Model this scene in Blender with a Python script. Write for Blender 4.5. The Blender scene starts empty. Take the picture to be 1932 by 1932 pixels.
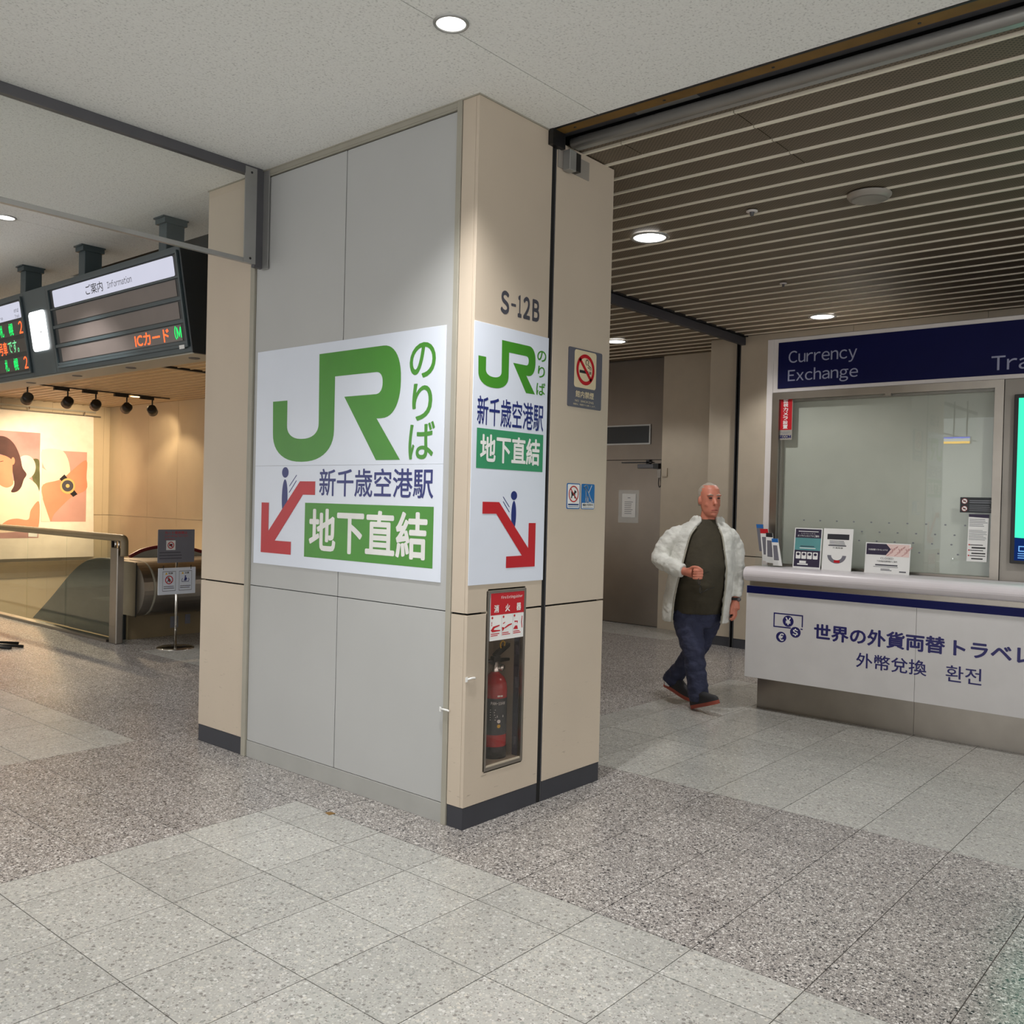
import bpy, bmesh, math, random
from mathutils import Vector, Matrix
random.seed(7)
S = bpy.context.scene
COL = S.collection

# ------------------------------------------------------------------ camera, world, exposure
cam_d = bpy.data.cameras.new('camera'); cam = bpy.data.objects.new('camera', cam_d); COL.objects.link(cam)
_f = Vector((0.76198041, 0.64749469, -0.01168297)); _r = Vector((0.64755978, -0.76160773, 0.02489983)); _u = Vector((-0.00722467, 0.0265386, 0.99962168))
cam.matrix_world = Matrix(((_r.x, _u.x, -_f.x, -3.0531), (_r.y, _u.y, -_f.y, -2.8452), (_r.z, _u.z, -_f.z, 1.5), (0, 0, 0, 1)))
cam_d.sensor_width = 36; cam_d.sensor_fit = 'HORIZONTAL'; cam_d.lens = 36 * 1741.9 / 1932; cam_d.clip_start = 0.05
S.camera = cam
S.view_settings.view_transform = 'Standard'; S.view_settings.look = 'None'
S.view_settings.exposure = 0.52; S.view_settings.gamma = 1.0; S.view_settings.use_curve_mapping = False
W = bpy.data.worlds.new('concourse_ambient'); S.world = W; W.use_nodes = True
W.node_tree.nodes['Background'].inputs[0].default_value = (1.0, 0.99, 0.975, 1)
W.node_tree.nodes['Background'].inputs[1].default_value = 1.1
LAMP = dict(hall=165, hall_far=72, booth=90, spot=200)        # watts of the lamps built further down
WARM = (1.0, 0.77, 0.50); NEUTRAL = (1.0, 0.985, 0.965)

S.cycles.max_bounces = 6; S.cycles.caustics_reflective = False; S.cycles.caustics_refractive = False; S.cycles.use_adaptive_sampling = True; S.cycles.adaptive_threshold = 0.03; S.cycles.diffuse_bounces = 3; S.cycles.glossy_bounces = 3; S.cycles.transparent_max_bounces = 14

# ------------------------------------------------------------------ materials
def lin(c):
    return tuple(((x / 255) / 12.92 if x / 255 <= 0.04045 else ((x / 255 + 0.055) / 1.055) ** 2.4) for x in c)
MATS = {}
def new_mat(name):
    m = bpy.data.materials.new(name); m.use_nodes = True; nt = m.node_tree; nt.nodes.clear()
    out = nt.nodes.new('ShaderNodeOutputMaterial'); MATS[name] = m
    return m, nt, out
def N(nt, t, **kw):
    n = nt.nodes.new('ShaderNode' + t)
    for k, v in kw.items(): setattr(n, k, v)
    return n
def ramp(nt, fac, stops, interp='LINEAR'):
    n = N(nt, 'ValToRGB'); cr = n.color_ramp; cr.interpolation = interp
    while len(cr.elements) < len(stops): cr.elements.new(0.5)
    for e, (p, c) in zip(cr.elements, stops): e.position = p; e.color = (*c, 1)
    nt.links.new(fac, n.inputs[0]); return n.outputs[0]
def mixc(nt, fac, a, b, blend='MIX'):
    n = N(nt, 'MixRGB', blend_type=blend)
    for i, v in ((0, fac), (1, a), (2, b)):
        if isinstance(v, (int, float)): n.inputs[i].default_value = v
        elif isinstance(v, tuple): n.inputs[i].default_value = (*v, 1)
        else: nt.links.new(v, n.inputs[i])
    return n.outputs[0]
def pos(nt): return N(nt, 'NewGeometry').outputs['Position']
def noise(nt, scale, detail=3, vec=None, rough=0.5):
    n = N(nt, 'TexNoise'); n.inputs['Scale'].default_value = scale; n.inputs['Detail'].default_value = detail; n.inputs['Roughness'].default_value = rough
    nt.links.new(vec or pos(nt), n.inputs['Vector']); return n.outputs['Fac']
def mat(name, rgb, rough=0.5, metal=0.0, var=0.06, scale=6.0, bump=0.0, bscale=300.0, emit=0.0, spec=0.5, aniso=None):
    m, nt, out = new_mat(name); c = lin(rgb)
    b = N(nt, 'BsdfPrincipled'); nt.links.new(b.outputs[0], out.inputs[0])
    nz = noise(nt, scale, 4)
    col = ramp(nt, nz, [(0.3, tuple(x * (1 - var) for x in c)), (0.7, tuple(min(1, x * (1 + var)) for x in c))])
    nt.links.new(col, b.inputs['Base Color'])
    b.inputs['Roughness'].default_value = rough; b.inputs['Metallic'].default_value = metal; b.inputs['Specular IOR Level'].default_value = spec
    if aniso:
        mp = N(nt, 'Mapping'); mp.inputs['Scale'].default_value = aniso; nt.links.new(pos(nt), mp.inputs[0])
        rr = N(nt, 'MapRange'); rr.inputs[3].default_value = rough * 0.92; rr.inputs[4].default_value = rough * 1.08
        nt.links.new(noise(nt, 1.0, 3, mp.outputs[0]), rr.inputs[0]); nt.links.new(rr.outputs[0], b.inputs['Roughness'])
    if bump:
        bp = N(nt, 'Bump'); bp.inputs['Strength'].default_value = bump; bp.inputs['Distance'].default_value = 0.002
        nt.links.new(noise(nt, bscale, 2), bp.inputs['Height']); nt.links.new(bp.outputs[0], b.inputs['Normal'])
    if emit:
        nt.links.new(col, b.inputs['Emission Color']); b.inputs['Emission Strength'].default_value = emit
    return m
def glass_mat(name, tint, refl=0.08, rough=0.0):
    m, nt, out = new_mat(name)
    t = N(nt, 'BsdfTransparent'); t.inputs[0].default_value = (*tint, 1)
    g = N(nt, 'BsdfGlossy'); g.inputs['Roughness'].default_value = rough; g.inputs[0].default_value = (0.9, 0.95, 0.93, 1)
    fr = N(nt, 'Fresnel'); geo = N(nt, 'NewGeometry'); mr = N(nt, 'MapRange'); mr.inputs[3].default_value = 1.5; mr.inputs[4].default_value = 1 / 1.5   # same reflectance entering and leaving the pane
    nt.links.new(geo.outputs['Backfacing'], mr.inputs[0]); nt.links.new(mr.outputs[0], fr.inputs[0])
    mx = N(nt, 'MixShader'); nt.links.new(fr.outputs[0], mx.inputs[0]); nt.links.new(t.outputs[0], mx.inputs[1]); nt.links.new(g.outputs[0], mx.inputs[2])
    nt.links.new(mx.outputs[0], out.inputs[0]); return m
def terrazzo(name, base, chips, scale, density, rough=0.3):
    m, nt, out = new_mat(name); p = pos(nt)
    b = N(nt, 'BsdfPrincipled'); nt.links.new(b.outputs[0], out.inputs[0])
    oi = N(nt, 'ObjectInfo')
    col = None
    basec = ramp(nt, noise(nt, 9, 4, p), [(0.3, tuple(x * 0.94 for x in lin(base))), (0.7, tuple(x * 1.05 for x in lin(base)))])
    col = basec
    for k, (sc, dens) in enumerate(((scale, density), (scale * 2.3, density * 0.9))):
        off = N(nt, 'VectorMath', operation='ADD'); nt.links.new(p, off.inputs[0]); off.inputs[1].default_value = (k * 3.7, k * 1.3, 0.11)
        v = N(nt, 'TexVoronoi'); v.inputs['Scale'].default_value = sc; nt.links.new(off.outputs[0], v.inputs['Vector'])
        sep = N(nt, 'SeparateColor'); nt.links.new(v.outputs['Color'], sep.inputs[0])
        cc = ramp(nt, sep.outputs[0], [((i + 0.0) / len(chips), lin(c)) for i, c in enumerate(chips)], 'CONSTANT')
        th = N(nt, 'MapRange'); th.inputs[1].default_value = 0.36; th.inputs[2].default_value = 0.46; th.inputs[3].default_value = 1; th.inputs[4].default_value = 0
        nt.links.new(v.outputs['Distance'], th.inputs[0])
        sel = N(nt, 'Math', operation='LESS_THAN'); nt.links.new(sep.outputs[1], sel.inputs[0]); sel.inputs[1].default_value = dens
        mu = N(nt, 'Math', operation='MULTIPLY'); nt.links.new(th.outputs[0], mu.inputs[0]); nt.links.new(sel.outputs[0], mu.inputs[1])
        col = mixc(nt, mu.outputs[0], col, cc)
    br = N(nt, 'MapRange'); br.inputs[3].default_value = 0.93; br.inputs[4].default_value = 1.06; nt.links.new(oi.outputs['Random'], br.inputs[0])
    hsv = N(nt, 'HueSaturation'); nt.links.new(br.outputs[0], hsv.inputs['Value']); nt.links.new(col, hsv.inputs['Color'])
    nt.links.new(hsv.outputs[0], b.inputs['Base Color'])
    b.inputs['Roughness'].default_value = rough
    rr = N(nt, 'MapRange'); rr.inputs[3].default_value = rough * 0.8; rr.inputs[4].default_value = rough * 1.35
    nt.links.new(noise(nt, 5, 5, p), rr.inputs[0]); nt.links.new(rr.outputs[0], b.inputs['Roughness'])
    return m
def fleck_ceiling(name, rgb):
    m, nt, out = new_mat(name); p = pos(nt); c = lin(rgb)
    b = N(nt, 'BsdfPrincipled'); nt.links.new(b.outputs[0], out.inputs[0]); b.inputs['Roughness'].default_value = 0.9
    mp = N(nt, 'Mapping'); mp.inputs['Scale'].default_value = (1, 1, 1); nt.links.new(p, mp.inputs[0])
    n1 = noise(nt, 95, 3, mp.outputs[0], 0.6)
    col = ramp(nt, n1, [(0.0, tuple(x * 0.5 for x in c)), (0.34, tuple(x * 0.74 for x in c)), (0.42, c), (0.62, tuple(min(1, x * 1.06) for x in c))])
    nt.links.new(col, b.inputs['Base Color'])
    bp = N(nt, 'Bump'); bp.inputs['Strength'].default_value = 0.35; bp.inputs['Distance'].default_value = 0.003
    nt.links.new(n1, bp.inputs['Height']); nt.links.new(bp.outputs[0], b.inputs['Normal']); return m
def perforated(name, rgb):
    m, nt, out = new_mat(name); p = pos(nt); c = lin(rgb)
    b = N(nt, 'BsdfPrincipled'); nt.links.new(b.outputs[0], out.inputs[0]); b.inputs['Roughness'].default_value = 0.55
    rot = N(nt, 'VectorRotate', rotation_type='Z_AXIS'); rot.inputs['Angle'].default_value = math.radians(45); nt.links.new(p, rot.inputs[0])
    sc = N(nt, 'VectorMath', operation='SCALE'); sc.inputs[3].default_value = 62; nt.links.new(rot.outputs[0], sc.inputs[0])
    fr = N(nt, 'VectorMath', operation='FRACTION'); nt.links.new(sc.outputs[0], fr.inputs[0])
    mul = N(nt, 'VectorMath', operation='MULTIPLY'); mul.inputs[1].default_value = (1, 1, 0); nt.links.new(fr.outputs[0], mul.inputs[0])
    ds = N(nt, 'VectorMath', operation='DISTANCE'); nt.links.new(mul.outputs[0], ds.inputs[0]); ds.inputs[1].default_value = (0.5, 0.5, 0)
    col = ramp(nt, ds.outputs['Value'], [(0.24, tuple(x * 0.15 for x in c)), (0.31, c)])
    nt.links.new(mixc(nt, 0.25, col, ramp(nt, noise(nt, 3, 3, p), [(0.3, tuple(x * 0.8 for x in c)), (0.7, tuple(x * 1.15 for x in c))])), b.inputs['Base Color'])
    return m
def worn(name, rgb, rough=0.45):
    """cream enamel with faint scuffs low down where trolleys hit it"""
    m, nt, out = new_mat(name); p = pos(nt); c = lin(rgb)
    b = N(nt, 'BsdfPrincipled'); nt.links.new(b.outputs[0], out.inputs[0]); b.inputs['Roughness'].default_value = rough
    base = ramp(nt, noise(nt, 1.6, 5, p), [(0.3, tuple(x * 0.95 for x in c)), (0.7, tuple(min(1, x * 1.04) for x in c))])
    mp = N(nt, 'Mapping'); mp.inputs['Scale'].default_value = (5, 5, 26); nt.links.new(p, mp.inputs[0])
    scuff = ramp(nt, noise(nt, 2.2, 8, mp.outputs[0], 0.72), [(0.61, (0, 0, 0)), (0.65, (1, 1, 1))])
    sx = N(nt, 'SeparateXYZ'); nt.links.new(p, sx.inputs[0])
    low = N(nt, 'MapRange'); low.inputs[1].default_value = 0.08; low.inputs[2].default_value = 0.85; low.inputs[3].default_value = 0.6; low.inputs[4].default_value = 0.0
    nt.links.new(sx.outputs[2], low.inputs[0])
    mu = N(nt, 'Math', operation='MULTIPLY'); nt.links.new(scuff, mu.inputs[0]); nt.links.new(low.outputs[0], mu.inputs[1])
    nt.links.new(mixc(nt, mu.outputs[0], base, lin((128, 116, 100))), b.inputs['Base Color'])
    bp = N(nt, 'Bump'); bp.inputs['Strength'].default_value = 0.12; bp.inputs['Distance'].default_value = 0.001
    nt.links.new(noise(nt, 260, 2, p), bp.inputs['Height']); nt.links.new(bp.outputs[0], b.inputs['Normal']); return m

M = {}
def mk(key, *a, **k): M[key] = mat(key, *a, **k)
M['tile_light'] = terrazzo('terrazzo_light', (172, 171, 166), [(148, 150, 145), (200, 199, 195), (164, 162, 156), (186, 184, 178), (132, 129, 125), (193, 189, 180)], 62, 0.7, 0.2)
M['tile_dark'] = terrazzo('terrazzo_dark', (147, 142, 138), [(86, 83, 84), (194, 190, 186), (112, 108, 106), (212, 208, 204), (46, 45, 48), (170, 164, 159)], 74, 0.95, 0.22)
mk('grout', (92, 86, 80), 0.8)
M['ceil'] = fleck_ceiling('ceiling_board', (238, 239, 236))
M['slat'] = perforated('perforated_slat_shaded', (112, 99, 82))  # shade of the underside put into the colour; likely the same cream metal
mk('slat_lip_lit', (238, 230, 212), 0.5)  # light on the slat edge put into the colour, hence the paler cream
mk('void', (14, 13, 14), 0.9)
M['cream'] = worn('cream_enamel', (197, 183, 165))
mk('cream_plain', (186, 174, 155), 0.5, var=0.04, bump=0.1)
mk('grey_panel', (180, 181, 180), 0.42, var=0.03, scale=1.5, bump=0.06)
mk('frame_grey', (160, 156, 143), 0.4)
mk('kick', (164, 164, 160), 0.4, var=0.05)
mk('skirting', (52, 53, 60), 0.55)
mk('sign_white', (220, 227, 240), 0.22, var=0.01)
mk('sign_back', (190, 192, 196), 0.4)
mk('jr_green', (66, 140, 38), 0.3, var=0.03)
mk('teal_green', (52, 142, 98), 0.3, var=0.03)
mk('sign_red', (186, 20, 34), 0.3, var=0.03)
mk('sign_navy', (26, 38, 112), 0.3, var=0.03)
mk('ink', (24, 24, 30), 0.5)
mk('grey_ink', (66, 66, 76), 0.5)
mk('text_grey', (120, 122, 128), 0.5)
mk('paper', (226, 226, 224), 0.7, var=0.02)
mk('alu', (168, 168, 166), 0.35, metal=0.6)
mk('alu_dark', (92, 92, 96), 0.45, metal=0.3)
mk('steel', (158, 152, 144), 0.3, metal=1.0, aniso=(2, 2, 120))
mk('steel_door', (116, 107, 98), 0.32, metal=1.0, var=0.08, scale=2, aniso=(1.5, 1.5, 160))
mk('chrome', (210, 208, 204), 0.08, metal=1.0)
mk('black_metal', (20, 20, 22), 0.4)
mk('board_grey', (62, 74, 78), 0.42, var=0.04)
mk('board_dark', (30, 36, 40), 0.4)
mk('led_panel', (112, 102, 98), 0.35, var=0.05)
mk('led_off', (70, 66, 64), 0.35)
mk('brass', (128, 96, 44), 0.5, metal=0.4, var=0.2)
mk('handrail', (128, 112, 84), 0.4)
mk('kiosk_white', (214, 208, 206), 0.45, var=0.02, bump=0.08)
mk('counter_white', (218, 212, 216), 0.35, var=0.02, bump=0.1, bscale=120)
mk('kiosk_panel', (206, 204, 204), 0.3, var=0.03)
mk('kiosk_grey', (150, 144, 136), 0.4)
mk('kiosk_navy', (12, 20, 88), 0.45, var=0.05, spec=0.2)
mk('fascia_navy', (6, 10, 62), 0.5, var=0.06, spec=0.15)
mk('fascia_text', (146, 150, 176), 0.45)
mk('kiosk_ink', (28, 26, 96), 0.4)
mk('blind', (186, 188, 178), 0.8, var=0.03)
mk('ns_grey', (92, 92, 104), 0.45)
mk('ns_cream', (220, 205, 170), 0.5)
mk('blue_sticker', (24, 96, 168), 0.35)
mk('white_print', (232, 232, 230), 0.5)
mk('ext_red', (178, 16, 24), 0.22)
mk('ext_label', (44, 46, 54), 0.35)
mk('yellow', (222, 176, 40), 0.4)
mk('teal', (88, 148, 150), 0.5)
mk('plum', (44, 36, 62), 0.5)
mk('pale_pink', (222, 196, 190), 0.6)
mk('banner', (232, 222, 208), 0.8, bump=0.1)
mk('ad_rose', (190, 142, 140), 0.7, var=0.25, scale=1.4)
mk('ad_tan', (196, 150, 140), 0.7, var=0.15, scale=1.1)
mk('ad_skin', (214, 138, 108), 0.7, var=0.12, scale=2.0)
mk('ad_hair', (74, 44, 42), 0.7, var=0.35, scale=2.5)
mk('ad_shirt', (240, 214, 190), 0.7, var=0.08, scale=2)
mk('ad_leaf', (90, 92, 58), 0.7, var=0.3)
mk('gold', (212, 176, 110), 0.4)
mk('red_rail', (112, 24, 28), 0.4)
mk('stand_grey', (112, 112, 122), 0.35)
mk('tint_side', (26, 28, 22), 0.3, var=0.2, spec=0.2)
mk('wall_warm', (196, 180, 152), 0.6, var=0.05, scale=1.5)
M['glass'] = glass_mat('clear_glass', (0.975, 0.985, 0.98))
M['glass_green'] = glass_mat('balustrade_glass', (0.93, 0.965, 0.945))
M['glass_tint'] = glass_mat('smoked_acrylic', (0.90, 0.86, 0.84))
M['acrylic'] = glass_mat('clear_acrylic', (0.975, 0.98, 0.98))
def emis(key, rgb, s):
    m, nt, out = new_mat(key); e = N(nt, 'Emission'); c = lin(rgb)
    nt.links.new(ramp(nt, noise(nt, 5, 2), [(0.2, tuple(x * 0.96 for x in c)), (0.8, c)]), e.inputs[0]); e.inputs[1].default_value = s
    nt.links.new(e.outputs[0], out.inputs[0]); M[key] = m
emis('lamp_lens', (255, 252, 248), 6.0)
emis('lamp_warm', (255, 214, 150), 6.0)
emis('lightbox', (255, 255, 255), 2.5)
emis('box_yellow', (255, 196, 30), 6.0)
emis('box_blue', (60, 80, 220), 6.0)
emis('led_red', (255, 92, 48), 1.7)
emis('led_green', (40, 240, 110), 1.0)
emis('led_pale', (120, 220, 150), 0.9)
emis('white_backlit', (205, 206, 222), 0.75)
emis('screen_green', (70, 240, 190), 0.9)
emis('screen_navy', (18, 40, 92), 0.8)
emis('screen_text', (120, 180, 240), 0.8)

# ------------------------------------------------------------------ mesh building
class MB:
    def __init__(s): s.v = []; s.f = []; s.m = []; s.mi = 0; s.smooth = []
    def add(s, vs, fs, smooth=False):
        o = len(s.v); s.v += [tuple(p) for p in vs]; s.f += [tuple(i + o for i in f) for f in fs]; s.m += [s.mi] * len(fs); s.smooth += [smooth] * len(fs); return s
    def box(s, x0, y0, z0, x1, y1, z1):
        return s.add([(x0, y0, z0), (x1, y0, z0), (x1, y1, z0), (x0, y1, z0), (x0, y0, z1), (x1, y0, z1), (x1, y1, z1), (x0, y1, z1)],
                     [(0, 3, 2, 1), (4, 5, 6, 7), (0, 1, 5, 4), (1, 2, 6, 5), (2, 3, 7, 6), (3, 0, 4, 7)])
    def prism(s, fr, poly, d0, d1):
        n = len(poly)
        return s.add([fr(u, v, d0) for u, v in poly] + [fr(u, v, d1) for u, v in poly],
                     [tuple(range(n))[::-1], tuple(range(n, 2 * n))] + [(i, (i + 1) % n, n + (i + 1) % n, n + i) for i in range(n)])
    def flat(s, fr, poly, d): return s.add([fr(u, v, d) for u, v in poly], [tuple(range(len(poly)))])
    def rect(s, fr, u0, v0, u1, v1, d0, d1=None):
        p = [(u0, v0), (u1, v0), (u1, v1), (u0, v1)]
        return s.flat(fr, p, d0) if d1 is None else s.prism(fr, p, d0, d1)
    def ring(s, fr, c, r0, r1, d, n=40, ky=1.0, a0=0, a1=2 * math.pi):
        full = abs(a1 - a0 - 2 * math.pi) < 1e-6; k = n if full else n + 1
        vs = []
        for i in range(k):
            a = a0 + (a1 - a0) * i / n; vs += [fr(c[0] + r0 * math.cos(a), c[1] + ky * r0 * math.sin(a), d), fr(c[0] + r1 * math.cos(a), c[1] + ky * r1 * math.sin(a), d)]
        return s.add(vs, [(2 * i, 2 * i + 1, 2 * ((i + 1) % k) + 1, 2 * ((i + 1) % k)) for i in range(n)])
    def stroke(s, fr, pts, w, d):
        for (a, b) in zip(pts, pts[1:]):
            dx, dy = b[0] - a[0], b[1] - a[1]; L = math.hypot(dx, dy) or 1; nx, ny = -dy / L * w / 2, dx / L * w / 2; ex, ey = dx / L * w * .3, dy / L * w * .3
            s.flat(fr, [(a[0] + nx - ex, a[1] + ny - ey), (a[0] - nx - ex, a[1] - ny - ey), (b[0] - nx + ex, b[1] - ny + ey), (b[0] + nx + ex, b[1] + ny + ey)], d)
        return s
    def tube(s, pts, r, n=12, cap=True):
        pts = [Vector(p) for p in pts]; rs = r if isinstance(r, (list, tuple)) else [r] * len(pts); rings = []; ref = None
        for i, p in enumerate(pts):
            t = (pts[min(i + 1, len(pts) - 1)] - pts[max(i - 1, 0)]).normalized()
            if ref is None: ref = Vector((0, 0, 1)) if abs(t.z) < 0.9 else Vector((1, 0, 0))
            a = t.cross(ref).normalized(); b = a.cross(t).normalized(); ref = b
            rings.append([p + a * rs[i] * math.cos(2 * math.pi * k / n) + b * rs[i] * math.sin(2 * math.pi * k / n) for k in range(n)])
        vs = [q for g in rings for q in g]; fs = []
        for i in range(len(pts) - 1):
            for k in range(n): fs.append((i * n + k, i * n + (k + 1) % n, (i + 1) * n + (k + 1) % n, (i + 1) * n + k))
        s.add(vs, fs, True)
        if cap: s.add(rings[0], [tuple(range(n))]); s.add(rings[-1], [tuple(range(n))[::-1]])
        return s
    def lathe(s, c, prof, n=32, axis='z'):
        vs = []; fs = []; m = len(prof)
        for i in range(n):
            a = 2 * math.pi * i / n
            for r, h in prof:
                q = (r * math.cos(a), r * math.sin(a), h)
                if axis == 'y': q = (q[0], q[2], q[1])
                if axis == 'x': q = (q[2], q[0], q[1])
                vs.append((c[0] + q[0], c[1] + q[1], c[2] + q[2]))
        for i in range(n):
            for k in range(m - 1): fs.append((i * m + k, ((i + 1) % n) * m + k, ((i + 1) % n) * m + k + 1, i * m + k + 1))
        return s.add(vs, fs, True)
def wloc(o):
    p = Vector((0, 0, 0))
    while o: p += o.location; o = o.parent
    return p
def mesh_of(mb, name, mats, org, bevel=0, seg=2, weld=True):
    bm = bmesh.new()
    vs = [bm.verts.new((p[0] - org[0], p[1] - org[1], p[2] - org[2])) for p in mb.v]
    for f, mi, sm in zip(mb.f, mb.m, mb.smooth):
        try: q = bm.faces.new([vs[i] for i in f])
        except ValueError: continue
        q.material_index = mi; q.smooth = sm
    if weld: bmesh.ops.remove_doubles(bm, verts=bm.verts, dist=1e-6)
    bmesh.ops.recalc_face_normals(bm, faces=bm.faces)
    if bevel:
        es = [e for e in bm.edges if len(e.link_faces) == 2 and e.calc_face_angle(0) > 0.6]
        bmesh.ops.bevel(bm, geom=es, offset=bevel, segments=seg, affect='EDGES', profile=0.5)
    me = bpy.data.meshes.new(name); bm.to_mesh(me); bm.free()
    for m in (mats if isinstance(mats, (list, tuple)) else [mats]): me.materials.append(M[m])
    return me
def part(name, mb, mats, parent=None, bevel=0, seg=2, label=None, loc=None):
    org = wloc(parent) if parent else Vector(loc or (0, 0, 0))
    o = bpy.data.objects.new(name, mesh_of(mb, name, mats, org, bevel, seg)); COL.objects.link(o)
    if parent: o.parent = parent
    else: o.location = org
    if label: o['label'] = label
    return o
def tag(o, label, cat, group=None):
    o['label'] = label; o['category'] = cat
    if group: o['group'] = group
    return o
def thing(name, label, cat, loc=(0, 0, 0), group=None):
    o = bpy.data.objects.new(name, None); COL.objects.link(o); o.location = loc; o.empty_display_size = 0.1
    return tag(o, label, cat, group)
def struct(name, loc=(0, 0, 0), mb=None, mats=None):
    if mb: o = part(name, mb, mats, loc=loc)
    else: o = bpy.data.objects.new(name, None); COL.objects.link(o); o.location = loc
    o['kind'] = 'structure'; return o
def FA(x0): return lambda u, v, d=0: (x0 - d, -u, v)        # upright plane facing -X, u runs to the viewer's right
def FB(y0): return lambda u, v, d=0: (u, y0 - d, v)         # upright plane facing -Y
def FZ(z0): return lambda u, v, d=0: (u, v, z0 + d)
def rr(u0, v0, u1, v1, r, n=5):
    o = []
    for cx, cy, a in ((u1 - r, v1 - r, 0), (u0 + r, v1 - r, 90), (u0 + r, v0 + r, 180), (u1 - r, v0 + r, 270)):
        for i in range(n + 1): t = math.radians(a + 90 * i / n); o.append((cx + r * math.cos(t), cy + r * math.sin(t)))
    return o
def ell(cx, cy, rx, ry, n=36, a0=0, a1=360): return [(cx + rx * math.cos(math.radians(a0 + (a1 - a0) * i / n)), cy + ry * math.sin(math.radians(a0 + (a1 - a0) * i / n))) for i in range(n if a1 - a0 == 360 else n + 1)]
def catmull(pts, n=6, closed=True):
    o = []; m = len(pts)
    for i in range(m if closed else m - 1):
        g = lambda k: pts[k % m] if closed else pts[max(0, min(m - 1, k))]
        p0, p1, p2, p3 = g(i - 1), g(i), g(i + 1), g(i + 2)
        for k in range(n):
            t = k / n
            o.append(tuple(0.5 * (2 * p1[a] + (p2[a] - p0[a]) * t + (2 * p0[a] - 5 * p1[a] + 4 * p2[a] - p3[a]) * t * t + (3 * p1[a] - p0[a] - 3 * p2[a] + p3[a]) * t ** 3) for a in range(len(p1))))
    if not closed: o.append(tuple(pts[-1]))
    return o
_tc = {}
def raw_text(s, res):
    c = bpy.data.curves.new('glyphs', 'FONT'); c.body = s; c.size = 1; c.resolution_u = res; c.align_x = 'LEFT'
    o = bpy.data.objects.new('glyphs', c); COL.objects.link(o)
    me = bpy.data.meshes.new_from_object(o.evaluated_get(bpy.context.evaluated_depsgraph_get()))
    vs = [tuple(v.co) for v in me.vertices]; fs = [tuple(p.vertices) for p in me.polygons]
    bpy.data.objects.remove(o); bpy.data.curves.remove(c); bpy.data.meshes.remove(me)
    return vs, fs
def text_mesh(s, res):
    """Latin letters come from the full-width alphabet, set close; other scripts as they are"""
    if (s, res) in _tc: return _tc[(s, res)]
    if all(ord(c) < 127 for c in s):
        vs, fs, x = [], [], 0.0
        for c in s:
            if c == ' ': x += 0.26; continue
            if (c, res) not in _tc: _tc[(c, res)] = raw_text(chr(ord(c) + 0xFEE0), res)
            v, f = _tc[(c, res)]; a = min(p[0] for p in v); b = max(p[0] for p in v); o = len(vs)
            vs += [(p[0] - a + x, p[1], 0) for p in v]; fs += [tuple(i + o for i in q) for q in f]; x += b - a + 0.085
    else: vs, fs = raw_text(s, res)
    _tc[(s, res)] = (vs, fs); return vs, fs
def glyphs(mb, fr, s, u0, v0, u1, v1, d, bold=0.0, res=3, slope=0.0):
    """letters stretched to the box u0..u1, v0..v1 on the plane fr; bold thickens every stroke"""
    vs, fs = text_mesh(s, res)
    xs = [p[0] for p in vs]; ys = [p[1] for p in vs]; ax, bx, ay, by = min(xs) - bold, max(xs) + bold, min(ys) - bold, max(ys) + bold
    lay = 0.0
    for (sx, sy) in ([(0, 0)] if not bold else [(math.cos(k * math.pi / 4) * bold, math.sin(k * math.pi / 4) * bold) for k in range(8)]):
        out = []
        for p in vs:
            u = u0 + (u1 - u0) * (p[0] + sx - ax) / (bx - ax); out.append(fr(u, v0 + (v1 - v0) * (p[1] + sy - ay) / (by - ay) + slope * (u - u0), d + lay))
        mb.add(out, fs); lay += 4e-5
    return mb
def lettering(parent, fr, s, box, d, m, bold=0.0, res=3, slope=0.0, name='lettering'):
    return part(name, glyphs(MB(), fr, s, *box, d, bold, res, slope), m, parent)
def lines(mb, fr, u0, u1, v, n, dv, h, d, jitter=0.25):
    """rows of print too small to read"""
    for i in range(n):
        e = u1 - (u1 - u0) * jitter * random.random(); mb.rect(fr, u0, v - i * dv - h, e, v - i * dv, d)
    return mb
# ================================================================== THE SETTING
H = 3.3285
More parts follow.
